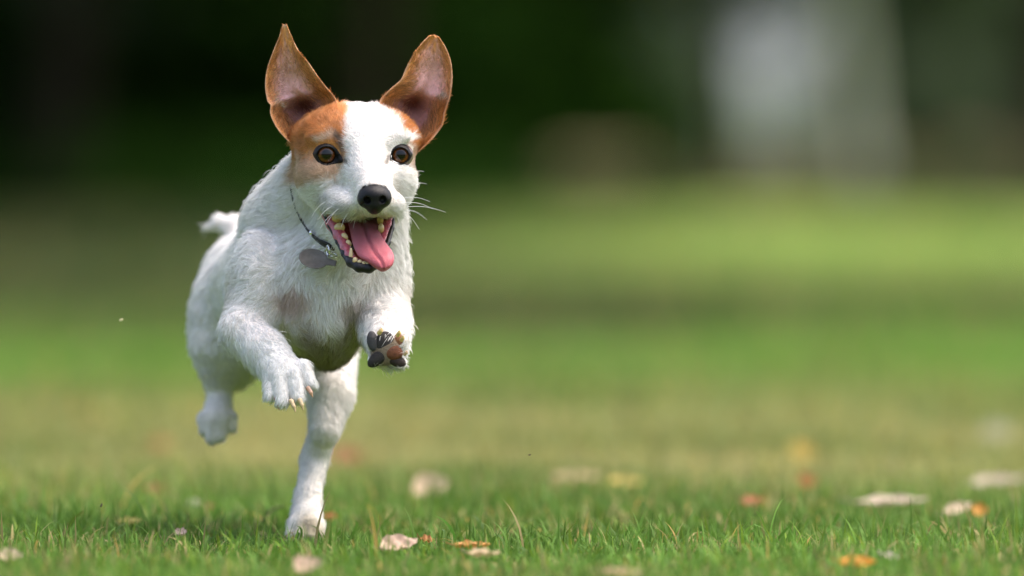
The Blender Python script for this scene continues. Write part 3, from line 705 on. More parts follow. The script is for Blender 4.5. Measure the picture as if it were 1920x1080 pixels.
def coat(p):
    x, d, y = p[:, 0], p[:, 1], -p[:, 2]
    nz = vnoise(p / 14, 3) * 6 + vnoise(p / 5, 4) * 5
    c = np.tile(WHITE, (len(p), 1))
    front = smoothstep(165, 130, d)
    # grubby underside with its shade painted in too, bare armpits
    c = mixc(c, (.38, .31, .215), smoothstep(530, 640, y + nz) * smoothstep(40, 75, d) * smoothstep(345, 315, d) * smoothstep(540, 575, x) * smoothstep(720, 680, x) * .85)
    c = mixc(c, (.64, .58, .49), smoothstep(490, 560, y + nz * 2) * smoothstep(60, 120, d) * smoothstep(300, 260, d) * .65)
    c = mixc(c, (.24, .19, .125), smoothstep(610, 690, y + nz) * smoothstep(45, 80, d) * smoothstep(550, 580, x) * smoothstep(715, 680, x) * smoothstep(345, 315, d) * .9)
    c = mixc(c, (.50, .36, .31), smoothstep(46, 12, np.hypot((x - 548) * .9, (y - 562) * 1.15) + nz) * smoothstep(330, 300, d) * .8)
    c = mixc(c, (.52, .40, .36), smoothstep(40, 10, np.hypot((x - 662), (y - 578) * 1.2) + nz) * smoothstep(330, 300, d) * .7)
    c = mixc(c, (.62, .57, .50), smoothstep(640, 720, y) * smoothstep(300, 380, d) * .25)
    c = mixc(c, (.52, .49, .36), smoothstep(940, 1010, y + nz * 3) * smoothstep(250, 300, d) * .6)
    # orange head patches
    mL = smoothstep(9, -7, sd_poly(x, y, PATCH_L) + nz) * smoothstep(118, 92, d)
    mR = smoothstep(9, -7, sd_poly(x, y, PATCH_R) + nz) * front
    tone = ORANGE * (1 + .25 * vnoise(p / 9, 8))[:, None]
    tone = mixc(tone, TAN, smoothstep(278, 312, y + nz))
    c = c * (1 - np.maximum(mL, mR)[:, None]) + tone * np.maximum(mL, mR)[:, None]
    # pale brows, dark hairs round the eyes
    c = mixc(c, (.70, .60, .50), smoothstep(7, 1, seg(x, y, (592, 262), (624, 251)) + nz * .6) * front * .6)
    c = mixc(c, WHITE, smoothstep(9, 3, seg(x, y, (735, 262), (772, 258)) + nz * .4) * front)
    c = mixc(c, (.13, .115, .11), smoothstep(8, 3, seg(x, y, (634, 258), (640, 280)) + nz * .6) * front * .75)
    c = mixc(c, (.10, .085, .08), smoothstep(8, 2, seg(x, y, (638, 296), (650, 304)) + nz * .4) * front * .8)
    c = mixc(c, (.10, .085, .08), smoothstep(7, 2, seg(x, y, (730, 296), (724, 303)) + nz * .4) * front * .7)
    c = mixc(c, (.42, .32, .25), smoothstep(10, 2, seg(x, y, (775, 280), (772, 312)) + nz) * front * .6)
    rt = np.maximum(smoothstep(22, 6, seg(x, y, (608, 376), (668, 396))), smoothstep(16, 4, seg(x, y, (735, 384), (748, 372)))) * front
    c = mixc(c, (.44, .41, .39), rt * np.clip(.35 + .8 * vnoise(p / 4, 91), 0, 1))
    # greyish shading round nose and upper lip hair
    c = mixc(c, (.45, .43, .42), smoothstep(9, 1, seg(x, y, (690, 404), (718, 403))) * front * .7)
    c = mixc(c, (.008, .006, .007), smoothstep(0, -3, sd_poly(x, y, NOSE_O)) * smoothstep(-30, -50, d))
    c = mixc(c, (.22, .165, .12), smoothstep(35, 28, np.hypot((x - 723) * 1.0, y - 657) + nz * .5) * smoothstep(-45, -58, d))
    # inside of the mouth
    sm = sd_poly(x, y, MOUTH)
    c = mixc(c, (.16, .028, .03), smoothstep(1.5, -1.5, sm) * smoothstep(60, 52, d))
    return c

D_ALL = np.stack([q.d(V[:, 0], V[:, 1], V[:, 2]) for q in prims], 1)
Wt = np.exp(-np.clip(D_ALL, 0, 60) / 9.0); Wt /= Wt.sum(1, keepdims=True)
nose_c = np.array([701, -125, -366.0])
hf = V - nose_c; hf /= np.linalg.norm(hf, axis=1, keepdims=True)
hf = hf + np.array([0, .25, -.12])
flow = np.zeros_like(V); flen = np.zeros(len(V))
for i, q in enumerate(prims):
    flow += Wt[:, i:i + 1] * (hf if i < NHEAD else q.flow / np.linalg.norm(q.flow)); flen += Wt[:, i] * q.fur
x, d, y = V[:, 0], V[:, 1], -V[:, 2]
front = smoothstep(165, 130, d)
dens = np.ones(len(V)) + 2.2 * smoothstep(190, 120, d) * (y < 430)
sm = sd_poly(x, y, MOUTH)
dens *= np.where((sm < 2) & (d < 60), 0, 1)
dens *= 1 + .6 * (y > 690)
sn = sd_poly(x, y, NOSE_O); near_n = (d < -40)
dens *= np.where((sn < -1) & near_n, 0, 1)
flen = np.where(near_n, flen * (.45 + .55 * smoothstep(0, 40, sn)), flen)
for o in EYE_L:
    se = sd_poly(x, y, o); dens *= np.where((se < 1) & (front > .5), 0, 1)
    flen = np.where(front > .5, flen * (.4 + .6 * smoothstep(0, 22, se)), flen)
PADS = [(696, 638, 9.5, 17, -8), (721, 640, 16, 18, 14), (738, 661, 17, 13, 12), (707, 673, 21, 11, -40), (746, 679, 16, 10, 22), (748, 637, 10, 12, 0)]
PADS = [(726 + (q[0] - 726) * .92, 655 + (q[1] - 655) * .92, *q[2:]) for q in PADS]
for a, b, rx, ry, an in PADS:
    dens *= np.where((np.hypot((x - a) / (rx + 1), (y - b) / (ry + 1)) < 1) & (d < -30), 0, 1)
arm = np.maximum(smoothstep(40, 15, np.hypot(x - 548, (y - 562) * 1.2)), smoothstep(35, 15, np.hypot(x - 662, (y - 578) * 1.2))) * (d < 320)
flen = flen * (1 - .25 * arm)
flen = flen * (1 + 1.0 * smoothstep(22, 6, np.minimum(seg(x, y, (548, 256), (628, 196)), seg(x, y, (714, 196), (796, 262)))) * (d < 130))
# lip hair hangs over the mouth
flen = flen * (1 + .8 * smoothstep(12, 4, np.minimum(seg(x, y, (612, 390), (672, 404)), seg(x, y, (672, 404), (735, 400)))) * (d < 20))
# the long feathering under the forearm and along the nape
flen = flen * (1 + .5 * smoothstep(26, 8, seg(x, y, (425, 650), (470, 690))) * (d < 140))
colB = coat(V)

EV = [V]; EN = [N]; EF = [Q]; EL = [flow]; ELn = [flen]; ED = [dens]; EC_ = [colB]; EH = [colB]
off = len(V)
for kk, (vv, qq, nn, up, U, Wv, side) in enumerate((earL, earR)):
    big = kk < 2
    Uo = U if kk in (0, 2) else 1 - U                          # 0 = outer edge
    nz = vnoise(vv / 10, 21) * .5 + .5; nz2 = vnoise(vv / np.array([5, 5, 16]), 22)
    edge = np.minimum(U, 1 - U); inn = (side == 0)
    c = np.tile(np.array([.74, .315, .105]), (len(vv), 1)) * (1 + .30 * nz2)[:, None]
    if big:
        pink = smoothstep(.08, .24, edge + .08 * nz2) * smoothstep(.97, .6, Wv + .12 * nz2) * inn
        c = mixc(c, (.90, .48, .44), pink)
        hot = np.exp(-(((Uo - .38) / .26)**2 + ((Wv - .47) / .12)**2)) * inn
        c = mixc(c, (.88, .50, .52), np.clip(hot * 1.2, 0, 1))
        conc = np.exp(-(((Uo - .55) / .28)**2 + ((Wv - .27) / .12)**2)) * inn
        c = mixc(c, (.15, .042, .038), np.clip(conc * 1.1, 0, 1) * .92)  # shadow of the hollow painted in with its reddish pigment
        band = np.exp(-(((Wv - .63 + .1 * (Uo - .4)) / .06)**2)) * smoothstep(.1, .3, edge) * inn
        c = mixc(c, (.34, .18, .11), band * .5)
        rim = smoothstep(.035, .012, edge) + smoothstep(.97, .99, Wv)
        c = mixc(c, (.62, .42, .30), np.clip(rim, 0, 1) * .6)
        tuft = np.exp(-(((Uo - .13) / .07)**2 + ((Wv - .40) / .045)**2)) * inn * .8
        c = mixc(c, (.78, .74, .70), tuft * .9)
    ch = np.tile(np.array([.78, .345, .115]), (len(vv), 1)) * (1 + .35 * nz2)[:, None]
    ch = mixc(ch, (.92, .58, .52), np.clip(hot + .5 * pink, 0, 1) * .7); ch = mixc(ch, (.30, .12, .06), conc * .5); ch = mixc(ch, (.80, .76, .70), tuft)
    # hair runs up the ear and leans in from both edges over the cup
    inward = np.where(U > .5, -1.0, 1.0) * smoothstep(.35, .02, edge) * smoothstep(.75, .35, Wv)
    fl = up + np.stack([inward * .7, 0 * U, 0 * U], 1)
    ln = np.where(inn, 12 + 14 * smoothstep(.30, .12, edge) * smoothstep(.55, .2, Wv), 8.) * smoothstep(1.05, .7, Wv)
    ln = np.where(edge < .03, 4, ln)
    dn = np.where(inn, 5 * (.1 + .9 * smoothstep(.32, .06, edge)) * (1 - .6 * np.clip(hot + conc, 0, 1)), 2.5)
    if not big: ln = ln * .6
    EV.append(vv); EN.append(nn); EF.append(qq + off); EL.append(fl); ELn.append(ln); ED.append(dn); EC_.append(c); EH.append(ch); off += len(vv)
V = np.vstack(EV); N = np.vstack(EN); Q = np.vstack(EF); flow = np.vstack(EL); flen = np.concatenate(ELn); dens = np.concatenate(ED); colB = np.vstack(EC_); colH = np.vstack(EH); isear = np.r_[np.zeros(len(EV[0])), np.ones(len(V) - len(EV[0]))]

foot_w = P(575, 1016, 335)
dog = thing('dog', 'small white terrier with orange-brown ears and eye patches running towards the viewer, tongue out', 'dog', (foot_w[0], foot_w[1], 0))
m_body = mat('dog_skin_and_undercoat', attr='col', rough=.8, spec=.1, noise=(350, .10), bump=(900, .6, .0015))
Wv_ = to_world(V)
lum = colB.min(1); furry = (dens > 0) & (isear < .5)
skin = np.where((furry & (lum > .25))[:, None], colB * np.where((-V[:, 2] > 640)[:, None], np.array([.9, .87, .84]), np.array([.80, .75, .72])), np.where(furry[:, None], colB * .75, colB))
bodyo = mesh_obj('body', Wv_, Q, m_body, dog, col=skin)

# --- fur: one strand curve per sampled point
def fur_material():
    m = bpy.data.materials.new('dog_fur'); m.use_nodes = True; nt = m.node_tree; nt.nodes.clear()
    a = nt.nodes.new('ShaderNodeAttribute'); a.attribute_name = 'col'
    n = nt.nodes.new('ShaderNodeAttribute'); n.attribute_name = 'nrm'
    df = nt.nodes.new('ShaderNodeBsdfDiffuse'); tl = nt.nodes.new('ShaderNodeBsdfTranslucent'); gl = nt.nodes.new('ShaderNodeBsdfAnisotropic' if hasattr(bpy.types, 'ShaderNodeBsdfAnisotropic') else 'ShaderNodeBsdfGlossy')
    gl.inputs['Roughness'].default_value = .45; gl.inputs['Color'].default_value = (1, 1, 1, 1)
    mx = nt.nodes.new('ShaderNodeMixShader'); mx.inputs[0].default_value = .28
    mg = nt.nodes.new('ShaderNodeMixShader'); mg.inputs[0].default_value = .035
    geo = nt.nodes.new('ShaderNodeNewGeometry'); vm = nt.nodes.new('ShaderNodeVectorMath'); vm.operation = 'SCALE'; vm.inputs['Scale'].default_value = .75
    ad = nt.nodes.new('ShaderNodeVectorMath'); ad.operation = 'ADD'; nm = nt.nodes.new('ShaderNodeVectorMath'); nm.operation = 'NORMALIZE'
    out = nt.nodes.new('ShaderNodeOutputMaterial'); L = nt.links.new
    L(geo.outputs['Normal'], vm.inputs[0]); L(vm.outputs[0], ad.inputs[0]); L(n.outputs['Vector'], ad.inputs[1]); L(ad.outputs[0], nm.inputs[0])
    L(nm.outputs[0], df.inputs['Normal'])
    L(a.outputs['Color'], df.inputs['Color']); L(a.outputs['Color'], tl.inputs['Color'])
    L(df.outputs[0], mx.inputs[1]); L(tl.outputs[0], mx.inputs[2]); L(mx.outputs[0], mg.inputs[1]); L(gl.outputs[0], mg.inputs[2]); L(mg.outputs[0], out.inputs['Surface'])
    return m
m_fur = fur_material()

def hair_obj(name, pts, rad, col, nrm, m, parent):
    """pts (n,k,3) metres, rad (n,k)"""
    n, k = pts.shape[:2]
    hc = bpy.data.hair_curves.new(name); hc.add_curves([k] * n)
    hc.attributes['position'].data.foreach_set('vector', pts.astype(np.float32).ravel())
    ra = hc.attributes.get('radius') or hc.attributes.new('radius', 'FLOAT', 'POINT')
    ra.data.foreach_set('value', rad.astype(np.float32).ravel())
    ca = hc.attributes.new('col', 'FLOAT_VECTOR', 'CURVE'); ca.data.foreach_set('vector', col.astype(np.float32).ravel())
    na = hc.attributes.new('nrm', 'FLOAT_VECTOR', 'CURVE'); na.data.foreach_set('vector', nrm.astype(np.float32).ravel())
    hc.materials.append(m)
    o = bpy.data.objects.new(name, hc); o['_w'] = (0, 0, 0); link(o, parent); o['kind'] = 'stuff'
    return o

def grow(n_str):
    T = np.vstack([Q[:, [0, 1, 2]], Q[:, [0, 2, 3]]])
    A, B, Cc = V[T[:, 0]], V[T[:, 1]], V[T[:, 2]]
    ar = np.linalg.norm(np.cross(B - A, Cc - A), axis=1) * dens[T].mean(1) * (dens[T].min(1) > 0)
    cs = np.cumsum(ar); ti = np.searchsorted(cs, rng.random(n_str) * cs[-1]); ti = np.clip(ti, 0, len(T) - 1)
    r1, r2 = np.sqrt(rng.random(n_str)), rng.random(n_str); bw = np.stack([1 - r1, r1 * (1 - r2), r1 * r2], 1)
    tri = T[ti]; I = lambda a: (a[tri] * (bw[..., None] if a.ndim == 2 else bw)).sum(1)
    p, nrm, fl, ln, c = I(V), I(N), I(flow), I(flen), I(colH)
    nrm /= np.linalg.norm(nrm, axis=1, keepdims=True) + 1e-9
    # wavy lie of the coat
    wav = np.stack([vnoise(p / 38, 31), vnoise(p / 38, 32), vnoise(p / 38, 33)], 1) * .85 + np.stack([vnoise(p / 15, 34), vnoise(p / 15, 35), vnoise(p / 15, 36)], 1) * .5
    fl = fl / (np.linalg.norm(fl, axis=1, keepdims=True) + 1e-9) + wav
    t = fl - nrm * (fl * nrm).sum(1, keepdims=True); t /= np.linalg.norm(t, axis=1, keepdims=True) + 1e-6
    headm = (p[:, 1] < 160) & (p[:, 2] > -430)
    rnd = rng.normal(size=(n_str, 3)); rnd *= np.where(headm, .17, .20)[:, None]
    nape0 = smoothstep(590, 530, p[:, 0]) * smoothstep(450, 400, -p[:, 2]) * (p[:, 1] > 60) * (p[:, 1] < 500)
    ln = ln * rng.uniform(.65, 1.25, n_str)
    stray = rng.random(n_str) < .08
    ln = ln * (1 + .25 * nape0)
    ln = np.where(stray & ~headm, ln * 1.5, ln)
    nape = smoothstep(590, 530, p[:, 0]) * smoothstep(440, 400, -p[:, 2]) * (p[:, 1] > 60) * (p[:, 1] < 500)
    legm = ((p[:, 2] < -700) & (p[:, 1] > 200)) | (p[:, 1] > 860) | ((p[:, 2] < -595) & (p[:, 1] < 105))
    lift = np.where(headm, .27, np.where(legm, .22, .42)) + np.where(stray, .35, 0) + .10 * vnoise(p / 25, 40) + .7 * nape
    K = 6; s = np.linspace(0, 1, K)[None, :, None]
    dir0 = t + nrm * lift[:, None] + rnd
    dir0 /= np.linalg.norm(dir0, axis=1, keepdims=True)
    bend = (-nrm * (lift * .8)[:, None] + np.array([0, 0, -.12]))
    pts = (p - nrm * 1.0)[:, None, :] + ln[:, None, None] * (dir0[:, None, :] * s + bend[:, None, :] * s**2 * .55)
    # locks: tips drawn towards a neighbour strand's tip
    nc = n_str // 16; ids = rng.choice(n_str, nc, replace=False)
    kd = kdtree.KDTree(nc)
    for j, q in enumerate(p[ids]): kd.insert(q, j)
    kd.balance()
    near = np.fromiter((kd.find(q)[1] for q in p), np.int64, n_str); cid = ids[near]
    dist = np.linalg.norm(p - p[cid], axis=1)
    same = ((nrm * nrm[cid]).sum(1) > .3) & (dist < 14)
    pull = (np.where(headm, .45, np.where(legm, .35, .78)) * same)[:, None, None] * s**1.3
    tgt = pts[cid] + (p - p[cid])[:, None, :] * .12
    lim = (ln / (ln[cid] + 1e-6))[:, None, None]
    pts = pts * (1 - pull) + (p[:, None, :] + (pts[cid] - p[cid][:, None, :]) * np.clip(lim, .6, 1.3) + (p[cid] - p)[:, None, :] * s * .8) * pull
    er = I(isear) > .5
    val = np.where(er, rng.uniform(.45, 1.5, n_str), 1.0)[:, None] * (rng.uniform(.82, 1.08, n_str) * (1 + .06 * vnoise(p / 6, 77)))[:, None]
    c = np.clip(c * val, 0, .94)
    wpts = to_world(pts.reshape(-1, 3)).reshape(n_str, K, 3)
    taper = np.array([1, 1, .95, .8, .55, .15])[None, :]
    rad = taper * np.where(headm, .00011, .00016)[:, None] * rng.uniform(.7, 1.3, n_str)[:, None]
    return wpts, rad, c, nrm
wp, rad, cc, nn = grow(N_FUR)
furo = hair_obj('fur', wp, rad, cc, nn, m_fur, dog)

# --- whiskers
def whiskers():
    roots = [(752, 372), (757, 380), (760, 388), (762, 394), (757, 398), (752, 404), (764, 352), (772, 330), (640, 388), (632, 396), (655, 398), (612, 378), (628, 385), (670, 408), (740, 402), (720, 412)]
    tips = [(806, 378), (812, 392), (836, 398), (800, 412), (786, 430), (772, 420), (800, 345), (795, 322), (612, 420), (600, 428), (640, 425), (585, 405), (596, 412), (662, 428), (752, 428), (735, 428)]
    pts = []
    for a, b in zip(roots, tips):
        dd = body.front(*a) + 2; dd = min(dd, 20); e = np.linspace(0, 1, 8)[:, None]
        q = np.array([a[0], dd, -a[1]]) * (1 - e) + np.array([b[0], dd - 12, -b[1]]) * e
        q[:, 2] += 5 * np.sin(np.pi * e[:, 0]); pts.append(q)
    pts = np.array(pts); n = len(pts)
    return to_world(pts.reshape(-1, 3)).reshape(n, 8, 3), np.linspace(.00022, .00008, 8)[None, :].repeat(n, 0), np.full((n, 3), .82), np.tile([0, -1, .2], (n, 1))
hair_obj('whiskers', *whiskers(), m_fur, dog)

# --- eyes
m_sclera = mat('eye_white', (.16, .11, .10), .15, .3, coat=.4)
m_iris = mat('eye_iris', attr='col', rough=.3, spec=.1, coat=.8)
m_pupil = mat('eye_pupil', (.003, .002, .002), .06, .3, coat=.25)
m_lid = mat('eyelid_black', (.006, .005, .006), .5, .2, bump=(900, .4, .0008))
def cap(center, r, axis, ang0, ang1, nr=14, na=48):
    """spherical cap/ring between two angles from an axis"""
    ax = np.array(axis, float); ax /= np.linalg.norm(ax); u = np.cross(ax, [0, 0, 1.]); u /= np.linalg.norm(u); v = np.cross(ax, u)
    th = np.linspace(ang0, ang1, nr); ph = np.linspace(0, 2 * np.pi, na, endpoint=False)
    TH, PH = np.meshgrid(th, ph, indexing='ij')
    X = center + r * (np.cos(TH)[..., None] * ax + np.sin(TH)[..., None] * (np.cos(PH)[..., None] * u + np.sin(PH)[..., None] * v))
    i = np.arange(nr * na).reshape(nr, na); j = np.roll(i, -1, 1)
    return X.reshape(-1, 3), np.stack([i[:-1], j[:-1], j[1:], i[1:]], -1).reshape(-1, 4), TH.ravel(), PH.ravel()
gaze = (.02, -1, .03)
for e in range(2):
    c, r = EC[e], EYES[e][2]
    vv, qq, th, ph = cap(c, r, gaze, 0, np.pi, 28, 48)
    eye = mesh_obj('eye', to_world(vv), qq, m_sclera, dog)
    vv, qq, th, ph = cap(c, r + .35, gaze, 0, R(43), 16, 64)
    rr = th / R(43); st = .85 + .15 * np.sin(ph * 23 + 3 * np.sin(ph * 7)) * smoothstep(.3, .6, rr)
    ci = np.outer(st, [.11, .032, .006]) * (.25 + .95 * np.exp(-((rr - .72) / .2)**2))[:, None]
    ci = mixc(ci, (.004, .002, .002), np.maximum(smoothstep(.78, 1.0, rr), smoothstep(.66, .36, rr)))
    ir = mesh_obj('iris', to_world(vv), qq, m_iris, eye, col=ci)
    vv, qq, th, ph = cap(c, r + .7, gaze, 0, R(19), 8, 40)
    mesh_obj('pupil', to_world(vv), qq, m_pupil, eye)
    # lid: a black leathery ring from the round opening out to the almond rim
    o = EYE_O[e]; n = 96; loop = catmull(o + [o[0]], n + 1)[:-1]; cen = np.array(EYES[e][:2]); op = EYES[e][3]
    ring = []
    for (a, b) in loop:
        dv = np.array([a, b]) - cen; an = math.atan2(dv[1], dv[0]); L_ = np.hypot(*dv); u = dv / L_
        inner = min(op * (1 - .13 * max(0, -math.sin(an))), L_ - 3)
        fd = plain.front(a, b, -140, 140)
        for t, pr in ((0, -.5), (.06, 5.5 if b < cen[1] else 2), (.35, 6 if b < cen[1] else 3), (.75, 2.6), (1.0, 1.0), (1.12, -3.0)):
            q = cen + u * (inner + (L_ - inner) * t); sd2 = r**2 - ((q - cen)**2).sum()
            ds = c[1] - math.sqrt(sd2) if sd2 > 0 else c[1]
            wgt = smoothstep(.0, 1.0, t); dep = min(ds, ds * (1 - wgt) + fd * wgt) if sd2 > 0 else min(c[1], fd)
            ring.append([q[0], dep - pr, -q[1]])
    k = 6; i = np.arange(n * k).reshape(n, k); j = np.roll(i, -1, 0)
    qq = np.stack([i[:, :-1], i[:, 1:], j[:, 1:], j[:, :-1]], -1).reshape(-1, 4)
    mesh_obj('eyelid', to_world(np.array(ring)), qq, m_lid, eye)

# --- nose
m_nose = mat('nose_leather', (.007, .0065, .0075), .38, .22, bump=(2600, .5, .0006))
m_nostril = mat('nostril_black', (.003, .002, .002), .5, .2)
nose_prims = [E(702, 367, -106, 31, 33, 23, 8), E(702, 385, -108, 17, 28, 17, 10), E(683, 375, -112, 12, 20, 13, 8), E(721, 374, -110, 12, 20, 13, 8)]
def ncut(cx, cy, s):
    q1 = E(cx, cy, -138, 7.4, 15, 8.0, 4, rot=(0, s * 18, 0)); q2 = C((cx + s * 4, cy + 5, -134), 3.2, (cx + s * 12, cy + 9, -122), 2.2, 3)
    return lambda X, Y, Z: np.minimum(q1.d(X, Y, Z), q2.d(X, Y, Z))
gro = C((702, 378, -142), 1.6, (702, 402, -134), 1.6)
noseo = sdf_part('nose', nose_prims, 1.5, m_nose, dog, [(ncut(688, 376, -1), 2), (ncut(718, 375, 1), 2), (lambda X, Y, Z: gro.d(X, Y, Z), 2)])

# --- lips, gums, teeth, tongue
m_lip = mat('lip_black', (.008, .006, .007), .3, .3, bump=(1500, .5, .001), coat=.08)
m_gum = mat('gum_pink', (.40, .075, .10), .28, .5, noise=(500, .25), bump=(1100, .5, .001), coat=.5, sss=(.2, .003))
m_tooth = mat('tooth_enamel', attr='col', rough=.22, spec=.5, coat=.4)
lipL = [(603, 393, -2, 3), (618, 424, -16, 3.4), (634, 454, -40, 4.4), (646, 476, -66, 6), (658, 492, -88, 8.5), (674, 501, -101, 9.5), (692, 503, -104, 9), (706, 497, -97, 7), (716, 482, -82, 4.5), (727, 455, -52, 5), (735, 428, -26, 4), (738, 406, -6, 3)]
sdf_part('lower_lip', chain(lipL, 5), 1.8, m_lip, dog)
lipU = [(603, 392, -4, 3), (622, 396, -18, 3), (645, 401, -40, 2.5), (672, 404, -50, 2.5), (702, 404, -56, 2.5), (720, 402, -50, 2.5), (737, 400, -34, 3), (741, 398, -16, 3)]
sdf_part('upper_lip', chain(lipU, 4), 1.8, m_lip, dog)
sdf_part('gum', chain([(612, 402, 6, 10), (624, 420, -8, 12), (637, 443, -30, 11), (648, 466, -56, 9), (655, 480, -74, 8), (668, 492, -88, 7), (692, 497, -92, 6)], 7), 1.8, m_gum, dog)
sdf_part('gum', chain([(729, 404, 0, 11), (726, 428, -18, 11), (720, 450, -38, 8), (713, 476, -70, 6)], 6), 1.8, m_gum, dog)
TEETH = [(632, 408, -18, 8, 9, 9), (636.5, 427, -28, 8, 8, 8), (646, 445, -42, 5, 6, 7.5), (653.5, 457, -56, 4, 5, 6.5), (658, 474, -84, 5, 6, 13),
         (666, 489, -99, 4, 4, 6), (674.5, 493, -103, 4, 4, 5.5), (682, 495, -105, 3.5, 4, 5), (689, 496, -106, 3.5, 4, 4.5), (713, 412, -22, 5, 6, 8), (714.5, 428, -34, 4.5, 6, 8), (711, 486, -92, 4, 4, 8)]
for i, (a, b, dd, rx, rd, rz) in enumerate(TEETH):
    def tc(vv, b=b, rz=rz):
        t = smoothstep(-rz, rz, -(vv[:, 2]) - b); return mixc(np.tile([.64, .50, .26], (len(vv), 1)), (.50, .31, .10), t * (.9 if rz < 10 else .5))
    pr = [C((a, b - rz * .55, dd), rx * .45, (a, b + rz * .6, dd), rx * .95, 4)] if rz > 10 else [E(a, b, dd, rx * 1.3, rd, rz * 1.2, 4, rot=(0, -18 if a < 660 else 0, 0))]
    sdf_part('tooth', pr, 1.6, m_tooth, dog, colf=tc)
m_tongue = mat('tongue_wet', attr='col', rough=.42, spec=.35, bump=(1500, .9, .0012), coat=.12, sss=(.25, .004))
def tongue():
    n, k = 64, 40
    Lc = catmull([(649, 402), (653, 420), (658, 442), (663, 462), (672, 480), (688, 491), (701, 501), (712, 508), (716, 509.5)], n)
    Rc = catmull([(706, 402), (709, 420), (715, 441), (726, 458), (735, 471), (739, 484), (736, 497), (727, 506), (720, 509.5)], n)
    dp = catmull([(0, 25), (0, -12), (0, -48), (0, -80), (0, -104), (0, -116), (0, -121), (0, -119), (0, -115)], n)[:, 1]
    vs = []; cs = []
    for i in range(n):
        f = i / (n - 1); w2 = np.hypot(*(Rc[i] - Lc[i])) / 2; m_ = min(1, w2 / 14)
        for j in range(k):
            a = 2 * np.pi * j / k; u, wv = math.cos(a), math.sin(a)
            q = Lc[i] * (.5 - .5 * u) + Rc[i] * (.5 + .5 * u)
            gr = (math.exp(-((u - .02) / .075)**2) * 13 * (1 - .8 * f) + math.exp(-((u - .45) / .08)**2) * 2 * f) * m_ if wv > 0 else 0
            th = 6.5 * m_ * np.sign(wv) * abs(wv)**.6
            dome = (-7 * (1 - u * u) + 5 * abs(u)**4) * m_
            vs.append([q[0], dp[i] - th + dome * .7 + gr, -q[1]])
            cs.append(mixc(np.array([[.28, .09, .11]]), (.46, .095, .125), np.array([smoothstep(.1, .75, f)]))[0] * (1 + .15 * abs(u)**6))
    i = np.arange(n * k).reshape(n, k); jn = np.roll(i, -1, 1)
    return np.array(vs), np.stack([i[:-1], i[1:], jn[1:], jn[:-1]], -1).reshape(-1, 4), np.array(cs)
tv_, tq_, tc_ = tongue()
mesh_obj('tongue', to_world(tv_), tq_, m_tongue, dog, col=tc_)

# --- paw pads and claws
m_pad = mat('paw_pad', attr='col', rough=.55, spec=.35, bump=(1400, .8, .0012))
m_claw = mat('claw_horn', attr='col', rough=.35, spec=.5, coat=.3)
PADC = [(.055, .05, .055), (.028, .022, .022), (.16, .05, .02), (.02, .016, .015), (.03, .017, .013), (.24, .10, .045)]
for (a, b, rx, ry, an), pc in zip(PADS, PADC):
    fd = body.front(a, b)
    sdf_part('paw_pad', [E(a, b, fd + 4.0, rx * 1.12, 7, ry * 1.12, 3, rot=(0, an, 0))], 1.6, m_pad, dog,
             colf=lambda vv, pc=pc: np.outer(1 + .35 * vnoise(vv / 5, 51), pc))
def claw(a, b, r0, colour):
    q = chain([(a[0], a[1], a[2], r0), ((a[0] + b[0]) / 2 + .8, (a[1] + b[1]) / 2, (a[2] + b[2]) / 2 - 1, r0 * .8), (b[0], b[1], b[2], r0 * .3)], 2)
    sdf_part('claw', q, 1.2, m_claw, dog, colf=lambda vv: np.tile(colour, (len(vv), 1)))
CREAM, PINKB = (.66, .47, .27), (.42, .20, .15)
claw((517, 746, -66), (523, 767, -70), 4.2, PINKB); claw((546, 752, -78), (554, 772, -82), 4.6, CREAM)
claw((562, 750, -78), (568, 768, -80), 4.4, CREAM); claw((578, 728, -62), (586, 744, -66), 4.4, (.52, .30, .20))
claw((711, 624, -70), (716, 616, -76), 4.6, (.72, .50, .20)); claw((746, 628, -72), (749, 620, -80), 4.6, (.76, .52, .20))
claw((753, 637, -72), (756, 630, -80), 4.0, (.72, .50, .20)); claw((759, 664, -70), (763, 658, -76), 3.4, (.62, .42, .26))

# --- collar with name tag
m_strap = mat('collar_leather', (.016, .014, .013), .5, .4, noise=(700, .5), bump=(1200, .5, .001))
m_steel = mat('tag_steel', (.13, .115, .10), .5, .25, metal=.1, noise=(180, .2), bump=(500, .15, .001))
m_ring = mat('ring_steel', (.75, .74, .72), .2, .5, metal=1)
neckf = Field(prims[NHEAD:NHEAD + 4])
def collar_pts(px, py, lift=-2.0):
    return np.array([px, neckf.front(px, py) - lift, -py])
cpath = [(541, 318), (543, 338), (546, 360), (552, 385), (562, 408), (574, 428), (588, 444), (605, 456), (622, 463), (642, 466)]
cp = np.array([collar_pts(*c_, lift=(0, 0, 0, 0, 2, 5, 7, 8, 8, 4)[i]) for i, c_ in enumerate(cpath)])
print('collar depth', cp[:, 1].round())
back = np.array([[690, cp[-1, 1] + 8, -455], [735, cp[-1, 1] + 40, -420], [752, 130, -370], [740, 190, -310], [660, 225, -275], [580, 215, -285]])
loop = catmull(np.vstack([cp, back, cp[:1]]), 180)
cen = loop.mean(0); k = 8; vs = []
tang = np.roll(loop, -1, 0) - np.roll(loop, 1, 0); tang /= np.linalg.norm(tang, axis=1, keepdims=True)
for p_, t_ in zip(loop, tang):
    o_ = p_ - cen; o_ -= t_ * (o_ @ t_); o_ /= np.linalg.norm(o_); w_ = np.cross(t_, o_)
    for a in np.linspace(0, 2 * np.pi, k, endpoint=False) + .39:
        vs.append(p_ + w_ * 7.0 * np.sign(math.cos(a)) * abs(math.cos(a))**.5 + o_ * 2.2 * np.sign(math.sin(a)) * abs(math.sin(a))**.5)
i = np.arange(len(loop) * k).reshape(-1, k); j = np.roll(i, -1, 0)
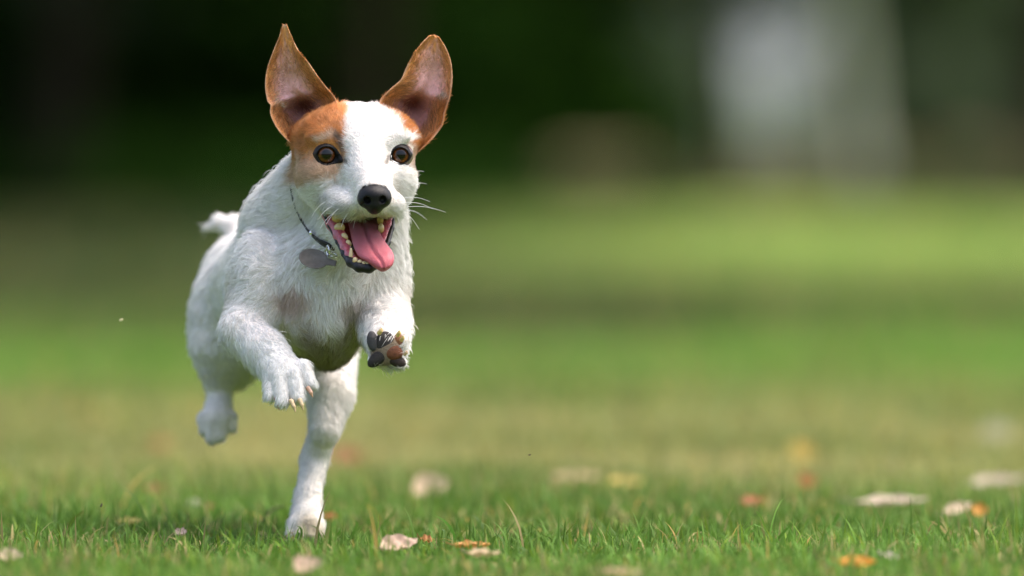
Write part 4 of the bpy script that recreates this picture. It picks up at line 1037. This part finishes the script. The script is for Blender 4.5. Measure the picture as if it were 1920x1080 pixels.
collar = thing('dog_collar', 'thin dark collar with round steel name tag on the running dog', 'collar', tuple(P(600, 470, 60)))
mesh_obj('strap', to_world(np.array(vs)), np.stack([i, np.roll(i, -1, 1), np.roll(j, -1, 1), j], -1).reshape(-1, 4), m_strap, collar)
rd = float(cp[8, 1])
sdf_part('stud', [E(583, 437, float(cp[6, 1]) - 6, 4, 4, 5, 2)], 1.2, m_ring, collar)
def torus(c, Rr, r, nrm, n=40, k=10):
    nrm = np.array(nrm, float); nrm /= np.linalg.norm(nrm); u = np.cross(nrm, [0.3, 1, .2]); u /= np.linalg.norm(u); v = np.cross(nrm, u)
    vs = [c + (Rr + r * math.cos(b)) * (math.cos(a) * u + math.sin(a) * v) + r * math.sin(b) * nrm for a in np.linspace(0, 2 * np.pi, n, endpoint=False) for b in np.linspace(0, 2 * np.pi, k, endpoint=False)]
    i = np.arange(n * k).reshape(n, k); j = np.roll(i, -1, 0)
    return np.array(vs), np.stack([i, j, np.roll(j, -1, 1), np.roll(i, -1, 1)], -1).reshape(-1, 4)
tv, tq = torus(np.array([615, rd - 16, -470.0]), 10, 1.7, (1, .25, .1)); mesh_obj('ring', to_world(tv), tq, m_ring, collar)
tv, tq = torus(np.array([624, rd - 12, -478.0]), 9, 1.4, (.3, -.4, 1)); mesh_obj('ring', to_world(tv), tq, m_ring, collar)
def tag_mesh():
    n = 64; t = np.linspace(0, 2 * np.pi, n, endpoint=False); out = []
    for a in t:
        x_, y_ = 28 * math.cos(a), 18.5 * math.sin(a)
        if math.cos(a) > .93: x_ += 16 * min(1, ((math.cos(a) - .93) / .05)**.7); y_ = 5.5 * np.sign(y_) * min(1, abs(y_) / 2.5)
        out.append((x_, y_))
    o2 = np.array(out); an = R(-12); Rm = np.array([[math.cos(an), -math.sin(an)], [math.sin(an), math.cos(an)]]); o2 = o2 @ Rm.T
    rings = []; 
    for sc_, dz in ((.0, -1.0), (.86, -1.2), (.9, -2.0), (.97, -2.0), (1.0, -1.0), (1.0, 1.2), (.95, 2), (.0, 2)):
        q = o2 * max(sc_, .01); rings.append(np.stack([588 + q[:, 0], rd - 22 + dz + q[:, 1] * .9, -(485 - q[:, 1])], 1))
    vs = np.vstack(rings); i = np.arange(len(vs)).reshape(-1, n); j = np.roll(i, -1, 1)
    return vs, np.stack([i[:-1], j[:-1], j[1:], i[1:]], -1).reshape(-1, 4)
tv, tq = tag_mesh(); mesh_obj('name_tag', to_world(tv), tq, m_steel, collar)
for o in sc.objects:
    if '_w' in o: del o['_w']
